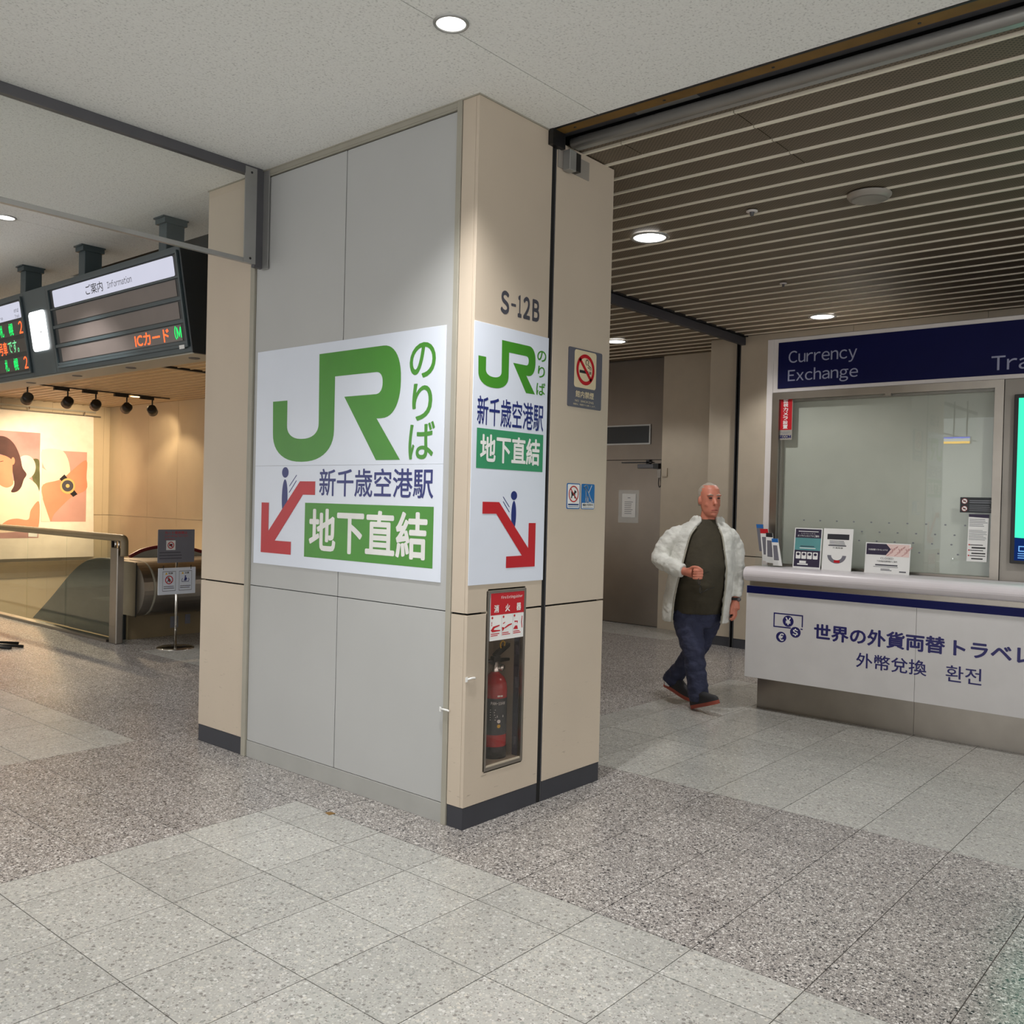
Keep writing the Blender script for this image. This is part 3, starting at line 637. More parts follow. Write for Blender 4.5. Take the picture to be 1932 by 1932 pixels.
part('green_field', MB().rect(B0, 0.031, 1.647, 0.515, 1.830, d), 'teal_green', nar)
lettering(nar, B0, '地下直結', (0.055, 1.676, 0.490, 1.806), d + 0.0006, 'white_print', 0.024, 3)
part('figure', MB().flat(B0, ell(0.303, 1.527, 0.023, 0.0215), d).flat(B0, ell(0.304, 1.434, 0.018, 0.068), d).stroke(B0, [(0.225, 1.519), (0.270, 1.473)], 0.004, d).stroke(B0, [(0.226, 1.497), (0.271, 1.449)], 0.004, d), 'sign_navy', nar)
part('arrow', MB().flat(B0, [(0.081, 1.4945), (0.196, 1.4945), (0.418, 1.275), (0.418, 1.396), (0.472, 1.396), (0.472, 1.183), (0.256, 1.183), (0.256, 1.238), (0.371, 1.2395), (0.178, 1.4395), (0.081, 1.4395)], d + 0.0006), 'sign_red', nar)

ns = thing('no_smoking_sign', 'dark grey no-smoking sign with a red ring on cream', 'sign', (0.855, -0.002, 1.99))
part('plate', MB().prism(B0, rr(0.706, 1.993, 1.002, 2.296, 0.010), 0.0002, 0.004), 'ns_grey', ns)
part('pictogram_field', MB().flat(B0, rr(0.755, 2.096, 0.948, 2.289, 0.016), 0.0046), 'ns_cream', ns)
part('cigarette', MB().rect(B0, 0.800, 2.173, 0.877, 2.188, 0.0052).rect(B0, 0.884, 2.173, 0.891, 2.188, 0.0052).rect(B0, 0.895, 2.173, 0.902, 2.188, 0.0052)
     .stroke(B0, catmull([(0.900, 2.196), (0.899, 2.208), (0.884, 2.214), (0.872, 2.222), (0.878, 2.236), (0.866, 2.246), (0.856, 2.240), (0.853, 2.228), (0.862, 2.218)], 4, False), 0.0045, 0.0052)
     .stroke(B0, catmull([(0.890, 2.196), (0.888, 2.204), (0.872, 2.206)], 4, False), 0.004, 0.0052), 'ink', ns)
part('ban_ring', MB().ring(B0, (0.8515, 2.1925), 0.061, 0.080, 0.0058, 48).stroke(B0, [(0.8515 - 0.049, 2.1925 + 0.049), (0.8515 + 0.049, 2.1925 - 0.049)], 0.018, 0.0058), 'sign_red', ns)
lettering(ns, B0, '館内禁煙', (0.771, 2.045, 0.932, 2.080), 0.0046, 'ns_cream', 0.016, 2)
lettering(ns, B0, 'NO  SMOKING', (0.768, 2.0215, 0.932, 2.0325), 0.0046, 'ns_cream', 0, 2)
lettering(ns, B0, '喫煙は、喫煙所でお願いします。', (0.754, 2.004, 0.951, 2.0135), 0.0046, 'ns_cream', 0, 1)
np_ = thing('no_pets_sign', 'small white no-pets sticker with a red ring over a dog', 'sign', (0.778, -0.001, 1.468))
part('plate', MB().prism(B0, rr(0.722, 1.468, 0.835, 1.600, 0.008), 0.0002, 0.002), 'blue_sticker', np_)
part('field', MB().flat(B0, rr(0.7275, 1.473, 0.8295, 1.595, 0.006), 0.0026), 'white_print', np_)
DOG = [(-0.62, 0.35), (-0.42, 0.35), (-0.36, 0.2), (0.1, 0.18), (0.22, 0.62), (0.34, 0.50), (0.62, 0.42), (0.66, 0.22), (0.40, 0.12), (0.36, -0.2), (0.44, -0.62), (0.22, -0.62), (0.12, -0.25), (-0.25, -0.25), (-0.42, -0.62), (-0.62, -0.62), (-0.50, -0.2)]
part('dog', MB().flat(B0, [(0.7785 + x * 0.036, 1.545 + y * 0.036) for x, y in DOG], 0.0032), 'ink', np_)
part('ban_ring', MB().ring(B0, (0.7785, 1.545), 0.036, 0.0425, 0.0038, 40).stroke(B0, [(0.7785 - 0.027, 1.545 + 0.027), (0.7785 + 0.027, 1.545 - 0.027)], 0.006, 0.0038), 'sign_red', np_)
mb = MB(); mb.rect(B0, 0.733, 1.487, 0.824, 1.4945, 0.0032); mb.rect(B0, 0.733, 1.479, 0.824, 1.4815, 0.0032); part('print', mb, 'sign_navy', np_)
ad = thing('assistance_dog_sign', 'small blue assistance-dog sticker with a white dog outline', 'sign', (0.907, -0.001, 1.468))
part('plate', MB().prism(B0, rr(0.8495, 1.468, 0.965, 1.600, 0.008), 0.0002, 0.002), 'blue_sticker', ad)
o_ = lambda pts: [(0.907 + x * 0.05, 1.548 + y * 0.05) for x, y in pts]
part('dog', MB().stroke(B0, o_(catmull([(-0.72, 0.55), (-0.78, 0.72), (-0.5, 0.88), (-0.2, 0.86), (-0.08, 0.6), (-0.15, 0.42), (0.1, 0.1), (0.45, -0.45), (0.85, -0.85)], 4, False)), 0.0045, 0.0028)
     .stroke(B0, o_(catmull([(-0.72, 0.55), (-0.48, 0.50), (-0.42, 0.2), (-0.38, -0.3), (-0.44, -0.84), (-0.2, -0.86), (-0.1, -0.3), (0.05, -0.45), (0.1, -0.85), (0.6, -0.86)], 4, False)), 0.0045, 0.0028)
     .stroke(B0, o_([(0.62, 0.9), (0.1, 0.1)]), 0.004, 0.0028), 'white_print', ad)
part('text_band', MB().rect(B0, 0.8535, 1.472, 0.961, 1.500, 0.0026), 'white_print', ad)
lettering(ad, B0, '補助犬同伴可', (0.860, 1.4835, 0.955, 1.4975), 0.0032, 'ink', 0.01, 1)
part('print', MB().rect(B0, 0.860, 1.476, 0.955, 1.479, 0.0032), 'text_grey', ad)

# ---- fire extinguisher niche
cab = thing('extinguisher_cabinet', 'recessed steel-framed niche with clear door for the fire extinguisher', 'cabinet', (0.273, 0.1, 0.24))
part('niche_lining', MB().box(0.129, 0.196, 0.24, 0.417, 0.2045, 1.08).box(0.129, 0.0, 0.24, 0.138, 0.196, 1.08).box(0.409, 0.0, 0.24, 0.417, 0.196, 1.08).box(0.138, 0.0, 0.233, 0.409, 0.196, 0.262).box(0.138, 0.0, 1.072, 0.409, 0.196, 1.089), 'cream_plain', cab)
part('frame', MB().rect(B0, 0.1355, 0.2395, 0.1475, 1.081, -0.02, 0.003).rect(B0, 0.3995, 0.2395, 0.4115, 1.081, -0.02, 0.003).rect(B0, 0.1475, 0.2395, 0.3995, 0.254, -0.02, 0.003).rect(B0, 0.1475, 1.068, 0.3995, 1.081, -0.02, 0.003), 'steel', cab)
part('door_pane', MB().rect(B0, 0.1475, 0.254, 0.3995, 0.846, -0.010, -0.006), 'glass_tint', cab)
part('hinge_strip', MB().box(0.396, 0.02, 0.262, 0.409, 0.05, 1.07), 'plum', cab)
for zz in (0.33, 0.62, 0.78): part('hinge', MB().lathe((0.392, 0.03, zz), [(0, -0.025), (0.010, -0.025), (0.010, 0.025), (0, 0.025)], 10), 'plum', cab)
sg = part('instruction_panel', MB().rect(B0, 0.1575, 0.8455, 0.4, 1.0675, -0.006, 0.0015), 'white_print', cab, label='red and white fire extinguisher instruction panel')
part('red_field', MB().rect(B0, 0.1575, 0.9645, 0.4, 1.0675, 0.002), 'sign_red', sg)
lettering(sg, B0, 'Fire Extinguisher', (0.231, 1.0345, 0.388, 1.0525), 0.0026, 'white_print', 0.0, 2)
for ch, x in (('消', 0.181), ('火', 0.261), ('器', 0.343)): lettering(sg, B0, ch, (x, 0.976, x + 0.034, 1.0125), 0.0026, 'white_print', 0.03, 2)
mb = MB()
for i, x in enumerate((0.164, 0.244, 0.324)):
    mb.flat(B0, ell(x + 0.006, 0.953, 0.006, 0.006, 14), 0.0026)
mb.flat(B0, [(0.160, 0.895), (0.178, 0.912), (0.222, 0.918), (0.223, 0.912), (0.186, 0.904), (0.182, 0.896), (0.228, 0.893), (0.228, 0.888), (0.172, 0.886)], 0.0026).flat(B0, [(0.164, 0.915), (0.166, 0.928), (0.163, 0.928), (0.167, 0.936), (0.171, 0.928), (0.168, 0.928), (0.169, 0.915)], 0.0026)
mb.flat(B0, [(0.240, 0.905), (0.258, 0.902), (0.258, 0.896), (0.244, 0.884)], 0.0026).flat(B0, [(0.260, 0.902), (0.285, 0.914), (0.312, 0.918), (0.312, 0.912), (0.288, 0.906), (0.262, 0.896)], 0.0026).flat(B0, [(0.247, 0.918), (0.262, 0.924), (0.262, 0.929), (0.247, 0.923)], 0.0026)
mb.flat(B0, [(0.322, 0.888), (0.358, 0.886), (0.352, 0.904), (0.336, 0.904)], 0.0026).flat(B0, [(0.330, 0.928), (0.356, 0.926), (0.354, 0.914), (0.346, 0.922), (0.332, 0.920)], 0.0026).stroke(B0, [(0.388, 0.946), (0.384, 0.920), (0.388, 0.892)], 0.005, 0.0026)
for x in (0.162, 0.242, 0.323): lines(mb, B0, x, x + 0.062, 0.879, 2, 0.008, 0.004, 0.0026)
part('pictograms', mb, 'sign_red', sg)
part('dividers', MB().rect(B0, 0.2375, 0.862, 0.2385, 0.962, 0.0026).rect(B0, 0.3185, 0.862, 0.3195, 0.962, 0.0026), 'text_grey', sg)
ex, ey = 0.312, 0.098
fe = thing('fire_extinguisher', 'red fire extinguisher with dark label standing in the pillar niche', 'fire extinguisher', (ex, ey, 0.262))
part('cylinder', MB().lathe((ex, ey, 0.262), [(0, 0.02), (0.060, 0.022), (0.062, 0.06), (0.062, 0.335), (0.058, 0.360), (0.046, 0.385), (0.030, 0.400), (0.022, 0.405), (0.022, 0.412)], 36), 'ext_red', fe)
part('foot_ring', MB().lathe((ex, ey, 0.262), [(0.050, 0.0), (0.0635, 0.0), (0.0642, 0.055), (0.061, 0.058)], 36), 'black_metal', fe)
lb = part('label_band', MB().lathe((ex, ey, 0.262), [(0.0628, 0.115), (0.0629, 0.290)], 36), 'ext_label', fe)
cylf = lambda u, v, d=0: (ex + (0.0632 + d) * math.sin(u - 0.75), ey - (0.0632 + d) * math.cos(u - 0.75), v)
mb = MB(); glyphs(mb, cylf, 'PAN-10AW', -0.35, 0.522, 0.85, 0.537, 0.0003, 0.02, 2); mb.rect(cylf, 0.15, 0.560, 0.6, 0.568, 0.0003); mb.rect(cylf, 0.15, 0.462, 0.7, 0.472, 0.0003)
lines(mb, cylf, -0.4, 0.1, 0.50, 5, 0.012, 0.003, 0.0003); mb.flat(cylf, ell(0.3, 0.443, 0.14, 0.009, 14), 0.0003)
part('print', mb, 'white_print', lb); part('print', MB().flat(cylf, ell(0.3, 0.420, 0.14, 0.009, 14), 0.0003), 'yellow', lb)
part('neck', MB().lathe((ex, ey, 0.262), [(0.020, 0.405), (0.024, 0.42), (0.018, 0.43), (0.020, 0.455), (0.012, 0.462)], 20), 'chrome', fe)
part('valve', MB().box(ex - 0.022, ey - 0.014, 0.705, ex + 0.026, ey + 0.014, 0.748), 'black_metal', fe, bevel=0.005)
part('lever', MB().prism(FB(ey), [(ex + 0.0, 0.742), (ex + 0.028, 0.752), (ex + 0.11, 0.792), (ex + 0.118, 0.802), (ex + 0.105, 0.806), (ex + 0.02, 0.774), (ex - 0.01, 0.756)], -0.011, 0.011), 'black_metal', fe)
part('handle', MB().prism(FB(ey), [(ex + 0.015, 0.715), (ex + 0.105, 0.716), (ex + 0.112, 0.722), (ex + 0.105, 0.728), (ex + 0.015, 0.735)], -0.010, 0.010), 'black_metal', fe)
part('safety_pin', MB().tube(catmull([(ex + 0.045, ey, 0.778), (ex + 0.035, ey, 0.80), (ex + 0.05, ey, 0.815), (ex + 0.068, ey, 0.805), (ex + 0.06, ey, 0.782)], 6), 0.004, 8), 'yellow', fe)
part('pressure_gauge', MB().lathe((ex + 0.03, ey - 0.014, 0.690), [(0, -0.016), (0.015, -0.016), (0.017, 0.0)], 18, 'y'), 'chrome', fe)
part('hose', MB().tube(catmull([(ex - 0.02, ey, 0.725), (ex - 0.07, ey + 0.01, 0.72), (ex - 0.092, ey + 0.01, 0.66), (ex - 0.08, ey + 0.005, 0.55), (ex - 0.078, ey, 0.42), (ex - 0.08, ey, 0.36)], 6, False), 0.009, 10), 'black_metal', fe)

# ---- little clips on the pillar edges
def clip(x, y, z, fr, u, lab):
    t = thing('cable_clip', lab, 'clip', (x, y, z), 'white clips on the pillar edges')
    part('loop', MB().tube([fr(u - 0.02, z, 0.004), fr(u, z + 0.003, 0.008), fr(u + 0.025, z + 0.002, 0.006), fr(u + 0.032, z - 0.002, 0.003)], 0.0045, 8), 'white_print', t)
    part('tail', MB().rect(fr, u - 0.03, z - 0.012, u - 0.018, z + 0.01, 0.0005, 0.004), 'white_print', t)
clip(0.01, -0.005, 0.688, B0, 0.028, 'white plastic clip on the pillar corner beside the extinguisher niche')
clip(-0.01, 0.12, 0.532, FA(-0.006), -0.122, 'white plastic clip on the grey frame post at the pillar corner')
# ================================================================== CURRENCY EXCHANGE BOOTH
KX = 3.60
K = FA(KX)
bo = thing('exchange_booth', 'white exchange booth with navy sign board and glazed service window', 'booth', (4.6, -1.2, 0))
part('side_wall', MB().box(KX + 0.02, 0.22, 0, 5.94, 0.275, 2.78), 'kiosk_white', bo)
part('side_wall', MB().box(KX + 0.02, -4.6, 0, 5.94, -4.55, 2.78), 'kiosk_white', bo)
part('roof', MB().box(KX + 0.02, -4.6, 2.75, 5.94, 0.275, 2.79), 'kiosk_grey', bo)
part('under_wall', MB().rect(K, -0.275, 0, 4.6, 1.055, -0.04, -0.012), 'kiosk_grey', bo)
part('corner_post', MB().rect(K, -0.277, 0.9, -0.228, 2.783, -0.05, 0.0), 'kiosk_white', bo, bevel=0.002, seg=1)
part('header', MB().rect(K, -0.2275, 2.376, 4.6, 2.783, -0.05, -0.003), 'kiosk_white', bo, bevel=0.002, seg=1)
fb = part('sign_board', MB().rect(K, -0.188, 2.404, 3.4, 2.753, -0.003, 0.004), 'fascia_navy', bo, bevel=0.001, seg=1, label='long navy sign board with pale lettering')
lettering(fb, K, 'Currency', (-0.105, 2.566, 0.409, 2.682), 0.005, 'fascia_text', 0.004, 4)
lettering(fb, K, 'Exchange', (-0.107, 2.429, 0.420, 2.546), 0.005, 'fascia_text', 0.004, 4)
lettering(fb, K, 'Travelex', (1.292, 2.434, 1.90, 2.536), 0.005, 'fascia_text', 0.006, 4)
part('pier', MB().rect(K, 1.374, 1.06, 4.6, 2.374, -0.05, -0.004), 'kiosk_grey', bo, bevel=0.002, seg=1)
wfm = part('window_frame', MB().rect(K, -0.2265, 1.062, -0.172, 2.374, -0.05, 0.004).rect(K, 1.318, 1.062, 1.3725, 2.374, -0.05, 0.004).rect(K, -0.172, 2.322, 1.318, 2.374, -0.05, 0.004).rect(K, -0.172, 1.062, 1.318, 1.078, -0.05, 0.004), 'steel', bo)
part('pane', MB().rect(K, -0.172, 1.078, 1.318, 2.322, -0.03, -0.022), 'glass', wfm)
part('reveal', MB().rect(K, -0.172, 1.078, -0.160, 2.322, -0.10, -0.035).rect(K, 1.306, 1.078, 1.318, 2.322, -0.10, -0.035).rect(K, -0.172, 2.306, 1.318, 2.322, -0.10, -0.035).rect(K, -0.172, 1.062, 1.318, 1.074, -0.10, -0.035), 'kiosk_grey', wfm)
part('blind', MB().rect(K, -0.166, 1.066, 1.312, 2.318, -0.10, -0.085), 'blind', wfm, label='pale closed blind behind the booth window')
part('window_catch', MB().rect(K, 0.615, 2.306, 0.655, 2.324, -0.02, 0.006), 'steel', wfm)
mb = MB()
for r_, (n_, u0, zz) in enumerate(((10, 0.04, 1.413), (9, 0.10, 1.345), (8, 0.33, 1.28), (7, 0.62, 1.215))):
    for i in range(n_): mb.flat(K, ell(u0 + 0.124 * i, zz, 0.0075, 0.0055, 10), -0.0205)
part('speech_holes', mb, 'text_grey', wfm)['kind'] = 'stuff'

ct = thing('service_counter', 'white service counter with rounded top, navy stripe and exchange lettering', 'counter', (3.4, -1.2, 0))
nose = [(3.585, 1.062), (3.30, 1.062)] + [(3.272 - 0.052 * math.sin(math.radians(a)), 1.010 + 0.052 * math.cos(math.radians(a))) for a in range(0, 181, 15)] + [(3.585, 0.958)]
part('counter_top', MB().prism(lambda u, v, d: (u, d, v), nose, -4.6, 0.245), 'counter_white', ct, bevel=0.004)
CF = FA(3.29)
part('shadow_strip', MB().rect(FA(3.30), -0.225, 0.922, 4.6, 0.957, -0.28, 0.0), 'steel', ct)
for (a, b) in ((-0.245, 0.960), (0.962, 2.168), (2.17, 3.376)): part('front_panel', MB().rect(CF, a, 0.247, b, 0.922, -0.02, 0.0), 'kiosk_panel', ct, bevel=0.001, seg=1)
part('side_panel', MB().box(3.312, 0.20, 0.247, 3.585, 0.243, 0.922), 'kiosk_panel', ct)
part('navy_stripe', MB().rect(CF, -0.243, 0.867, 3.37, 0.921, 0.0006), 'kiosk_navy', ct)
for (a, b) in ((-0.205, 0.921), (0.923, 2.05), (2.052, 3.2)): part('plinth', MB().rect(FA(3.43), a, 0.0, b, 0.246, -0.02, 0.0), 'steel', ct)
part('plinth_side', MB().box(3.452, 0.185, 0, 3.585, 0.205, 0.246), 'steel', ct)
lettering(ct, CF, '世界の外貨両替', (0.275, 0.580, 1.143, 0.694), 0.0008, 'kiosk_ink', 0.03, 3)
lettering(ct, CF, 'トラベレックス', (1.192, 0.579, 2.03, 0.686), 0.0008, 'kiosk_ink', 0.03, 3)
lettering(ct, CF, '外幣兌換', (0.576, 0.424, 1.034, 0.526), 0.0008, 'kiosk_ink', 0.013, 3)
lettering(ct, CF, '환전', (1.151, 0.414, 1.363, 0.518), 0.0008, 'kiosk_ink', 0.006, 3)
ic = MB()
for (u0, v0, u1, v1) in ((-0.028, 0.732, 0.193, 0.741), (-0.028, 0.636, 0.105, 0.645), (-0.028, 0.645, -0.019, 0.732), (0.184, 0.655, 0.193, 0.732), (0.176, 0.636, 0.193, 0.645)): ic.rect(CF, u0, v0, u1, v1, 0.0008)
for (cu, cv, r) in ((0.083, 0.6875, 0.041), (0.139, 0.614, 0.0395), (0.034, 0.5685, 0.039)): ic.flat(CF, ell(cu, cv, r, r * 0.98, 30), 0.0008)
icp = part('money_icon', ic, 'kiosk_ink', ct)
for ch, cu, cv in (('¥', 0.083, 0.6875), ('$', 0.139, 0.614), ('€', 0.034, 0.5685)): lettering(icp, CF, ch, (cu - 0.020, cv - 0.027, cu + 0.020, cv + 0.027), 0.0014, 'white_print', 0.02, 3)

# ---- things on and above the counter
def notice(name, u0, u1, v1, label, cat='notice', x=3.47, lean=0.10):
    z0 = 1.0625; fr = lambda u, v, d=0: (x - d + (v - z0) * lean, -u, v)
    t = thing(name, label, cat, (x, -(u0 + u1) / 2, z0))
    part('board', MB().rect(fr, u0, z0, u1, v1, -0.004, 0.0), 'paper', t)
    part('easel_foot', MB().prism(lambda u, v, d: (u, d, v), [(x + 0.003, z0), (x + 0.09, z0), (x + 0.09, z0 + 0.003), (x + 0.02, z0 + 0.006)], -(u1 - 0.01), -(u0 + 0.01)), 'acrylic', t)
    return t, fr
t, fr = notice('online_store_notice', 0.026, 0.233, 1.357, 'upright notice in navy, teal and plum on the counter')
b1 = part('top_band', MB().rect(fr, 0.033, 1.285, 0.226, 1.350, 0.0006), 'plum', t); part('teal_band', MB().rect(fr, 0.033, 1.195, 0.226, 1.285, 0.0006), 'teal', t); part('plum_band', MB().rect(fr, 0.033, 1.075, 0.226, 1.195, 0.0006), 'plum', t)
lettering(b1, fr, 'トラベレックス', (0.078, 1.313, 0.182, 1.321), 0.0012, 'white_print', 0, 1); lettering(b1, fr, 'オンラインストアのご案内', (0.050, 1.292, 0.210, 1.308), 0.0012, 'white_print', 0.01, 1)
mb = MB(); mb.rect(fr, 0.055, 1.330, 0.205, 1.335, 0.0012)
for i in range(4): mb.prism(fr, rr(0.045 + i * 0.043, 1.132, 0.081 + i * 0.043, 1.182, 0.004, 2), 0.0006, 0.0012)
mb.rect(fr, 0.075, 1.100, 0.125, 1.118, 0.0012).rect(fr, 0.06, 1.088, 0.14, 1.098, 0.0012).rect(fr, 0.07, 1.208, 0.19, 1.213, 0.0012); part('print', mb, 'white_print', t)
mb = MB()
for i in range(4): mb.flat(fr, ell(0.063 + i * 0.043, 1.166, 0.012, 0.010, 14), 0.0018)
mb.rect(fr, 0.075, 1.222, 0.18, 1.227, 0.0012); part('print', mb, 'plum', t)
t, fr = notice('rate_notice', 0.243, 0.456, 1.361, 'upright pale notice with grey header and round chart on the counter')
part('header_bar', MB().rect(fr, 0.272, 1.283, 0.430, 1.322, 0.0006), 'ext_label', t)
part('print', lines(MB().rect(fr, 0.283, 1.236, 0.412, 1.244, 0.0006), fr, 0.29, 0.41, 1.274, 3, 0.011, 0.004, 0.0006), 'grey_ink', t)
part('round_chart', MB().ring(fr, (0.348, 1.170), 0.040, 0.068, 0.0006, 30, 0.85, math.pi, 2 * math.pi), 'stand_grey', t); part('chart_tag', MB().rect(fr, 0.33, 1.118, 0.372, 1.136, 0.0012), 'sign_red', t)
lettering(t, fr, '外貨両替', (0.316, 1.218, 0.39, 1.230), 0.0006, 'ink', 0, 1)
t, fr = notice('closed_notice', 0.549, 0.851, 1.275, 'wide closed notice with dark arrow band and banknote picture on the counter')
part('arrow_band', MB().flat(fr, [(0.556, 1.192), (0.690, 1.192), (0.722, 1.233), (0.690, 1.268), (0.556, 1.268)], 0.0012), 'plum', t)
part('picture', MB().rect(fr, 0.690, 1.184, 0.845, 1.268, 0.0006), 'pale_pink', t)
mb = MB()
for i in range(9): a = 0.70 + 0.016 * i; mb.stroke(fr, [(a, 1.19 + 0.02 * (i % 3)), (a + 0.035, 1.215 + 0.02 * (i % 3)), (a + 0.025, 1.24)], 0.004, 0.0012)
part('banknotes', mb, 'ad_rose', t)
lettering(t, fr, '外貨両替トラベレックス', (0.570, 1.220, 0.700, 1.233), 0.0018, 'white_print', 0.01, 1)
lettering(t, fr, 'CLOSED', (0.655, 1.162, 0.742, 1.176), 0.0008, 'grey_ink', 0, 2)
lettering(t, fr, '外貨両替営業時間のご案内', (0.632, 1.142, 0.768, 1.155), 0.0008, 'ink', 0, 1)
mb = MB(); mb.rect(fr, 0.622, 1.118, 0.772, 1.127, 0.0008); lines(mb, fr, 0.61, 0.79, 1.112, 1, 0.01, 0.003, 0.0008); lines(mb, fr, 0.66, 0.735, 1.098, 2, 0.009, 0.004, 0.0008); mb.rect(fr, 0.785, 1.078, 0.83, 1.086, 0.0008); part('print', mb, 'grey_ink', t)

rk = thing('leaflet_rack', 'clear acrylic leaflet rack at the end of the counter', 'rack', (3.45, 0.15, 1.062))
part('base', MB().box(3.40, 0.045, 1.0625, 3.52, 0.245, 1.068), 'acrylic', rk)
part('back', MB().prism(FA(3.50), [(-0.245, 1.068), (-0.05, 1.068), (-0.09, 1.20), (-0.245, 1.25)], -0.004, 0.0), 'acrylic', rk)
part('front', MB().prism(FA(3.40), [(-0.235, 1.068), (-0.05, 1.068), (-0.06, 1.13), (-0.235, 1.16)], -0.003, 0.0), 'acrylic', rk)
for lab, poly, body, head, x in (('blue-headed leaflet, tallest and outermost in the acrylic rack', [(-0.245, 1.17), (-0.205, 1.168), (-0.222, 1.372), (-0.277, 1.372)], 'stand_grey', 'blue_sticker', 3.485),
                              ('red-headed white leaflet standing in the acrylic rack', [(-0.205, 1.10), (-0.125, 1.096), (-0.172, 1.340), (-0.234, 1.338)], 'paper', 'sign_red', 3.462),
                              ('black and white leaflet between the red and the blue ones', [(-0.172, 1.09), (-0.090, 1.085), (-0.128, 1.310), (-0.178, 1.312)], 'paper', 'ink', 3.446),
                              ('short leaflet with blue edge at the inner end of the rack', [(-0.105, 1.072), (-0.035, 1.072), (-0.074, 1.272), (-0.122, 1.272)], 'paper', 'blue_sticker', 3.425)):
    t = thing('leaflet', lab, 'leaflet', (x, -(poly[0][0] + poly[1][0]) / 2, poly[0][1]), 'leaflets in the counter rack'); fr = FA(x)
    part('pages', MB().prism(fr, poly, -0.006, 0.0), body, t)
    (a, b, c_, e_) = poly; k = 0.86; lp = lambda p, q, s: (p[0] + (q[0] - p[0]) * s, p[1] + (q[1] - p[1]) * s)
    part('heading', MB().flat(fr, [lp(a, e_, k), lp(b, c_, k), c_, e_], 0.0006), head, t)
    part('picture', MB().flat(fr, [lp(lp(a, e_, .2), lp(b, c_, .2), .15), lp(lp(a, e_, .2), lp(b, c_, .2), .75), lp(lp(a, e_, .75), lp(b, c_, .75), .75), lp(lp(a, e_, .75), lp(b, c_, .75), .15)], 0.0006), 'stand_grey', t)

st = thing('camera_warning_sticker', 'red vertical security-camera sticker at the upper window corner', 'sticker', (KX, 0.12, 2.017))
KG = FA(KX + 0.022)
part('sheet', MB().rect(KG, -0.185, 2.017, -0.072, 2.336, 0.0004, 0.0016), 'kiosk_grey', st)
part('red_field', MB().rect(KG, -0.180, 2.092, -0.077, 2.331, 0.0022), 'sign_red', st)
for i, ch in enumerate('監視カメラ設置'): lettering(st, KG, ch, (-0.147, 2.300 - 0.0325 * i - 0.003, -0.108, 2.324 - 0.0325 * i + 0.002), 0.0028, 'white_print', 0.02, 1)
part('print', MB().rect(KG, -0.165, 2.072, -0.09, 2.077, 0.0022).rect(KG, -0.15, 2.064, -0.105, 2.068, 0.0022), 'text_grey', st)
lettering(st, KG, 'SECOM', (-0.178, 2.028, -0.080, 2.053), 0.0022, 'kiosk_navy', 0.05, 2)
bs = thing('ban_sign', 'small black sign with two red-ringed symbols on the booth window', 'sign', (KX, -1.226, 1.5))
part('plate', MB().rect(KG, 1.121, 1.500, 1.332, 1.602, 0.0004, 0.003), 'board_dark', bs)
for zz in (1.576, 1.526):
    part('symbol_disc', MB().flat(KG, ell(1.149, zz, 0.018, 0.018, 20), 0.0036), 'white_print', bs); part('ban_ring', MB().ring(KG, (1.149, zz), 0.016, 0.020, 0.0042, 24).stroke(KG, [(1.138, zz + 0.011), (1.160, zz - 0.011)], 0.003, 0.0042).rect(KG, 1.140, zz - 0.004, 1.157, zz + 0.004, 0.0042), 'red_rail', bs)
part('print', lines(MB().rect(KG, 1.179, 1.577, 1.322, 1.583, 0.0036).rect(KG, 1.179, 1.564, 1.31, 1.570, 0.0036), KG, 1.179, 1.322, 1.552, 4, 0.012, 0.004, 0.0036), 'text_grey', bs)
pn = thing('terms_notice', 'long white printed notice below the black window sign', 'notice', (KX, -1.235, 1.175))
part('sheet', MB().prism(KG, [(1.171, 1.175), (1.294, 1.175), (1.302, 1.490), (1.177, 1.490)], 0.0004, 0.002), 'paper', pn)
part('header_bar', MB().flat(KG, [(1.178, 1.472), (1.301, 1.466), (1.302, 1.490), (1.177, 1.490)], 0.0026), 'plum', pn)
part('print', lines(lines(MB(), KG, 1.182, 1.295, 1.458, 5, 0.011, 0.004, 0.0026), KG, 1.181, 1.292, 1.385, 8, 0.009, 0.003, 0.0026), 'text_grey', pn)
part('print', lines(MB(), KG, 1.190, 1.292, 1.288, 3, 0.036, 0.005, 0.0026).rect(KG, 1.20, 1.262, 1.285, 1.272, 0.0026).rect(KG, 1.20, 1.226, 1.285, 1.234, 0.0026).rect(KG, 1.20, 1.190, 1.27, 1.198, 0.0026), 'ink', pn)
part('bullets', MB().flat(KG, ell(1.185, 1.286, 0.005, 0.005, 10), 0.003).flat(KG, ell(1.184, 1.250, 0.005, 0.005, 10), 0.003).flat(KG, ell(1.183, 1.214, 0.005, 0.005, 10), 0.003), 'sign_red', pn)
sk = part('suction_hook', MB().lathe((KX + 0.02, -1.098, 1.163), [(0, -0.010), (0.008, -0.012), (0.012, -0.006), (0.028, -0.003), (0.031, 0.0)], 24, 'x'), 'acrylic', loc=(KX + 0.02, -1.098, 1.163)); tag(sk, 'clear round suction hook low on the booth window', 'hook')
dp = thing('display_screen', 'upright digital screen showing a green picture on the booth pier', 'screen', (KX, -1.75, 1.18))
part('bezel', MB().rect(K, 1.440, 1.180, 2.10, 2.268, -0.002, 0.03), 'black_metal', dp, bevel=0.003, seg=1)
part('picture', MB().rect(K, 1.466, 1.345, 2.074, 2.244, 0.0306), 'screen_green', dp)
part('text_field', MB().flat(K, [(1.466, 1.20), (2.074, 1.20), (2.074, 1.30), (1.80, 1.33), (1.466, 1.347)], 0.0309), 'screen_navy', dp)
mb = MB()
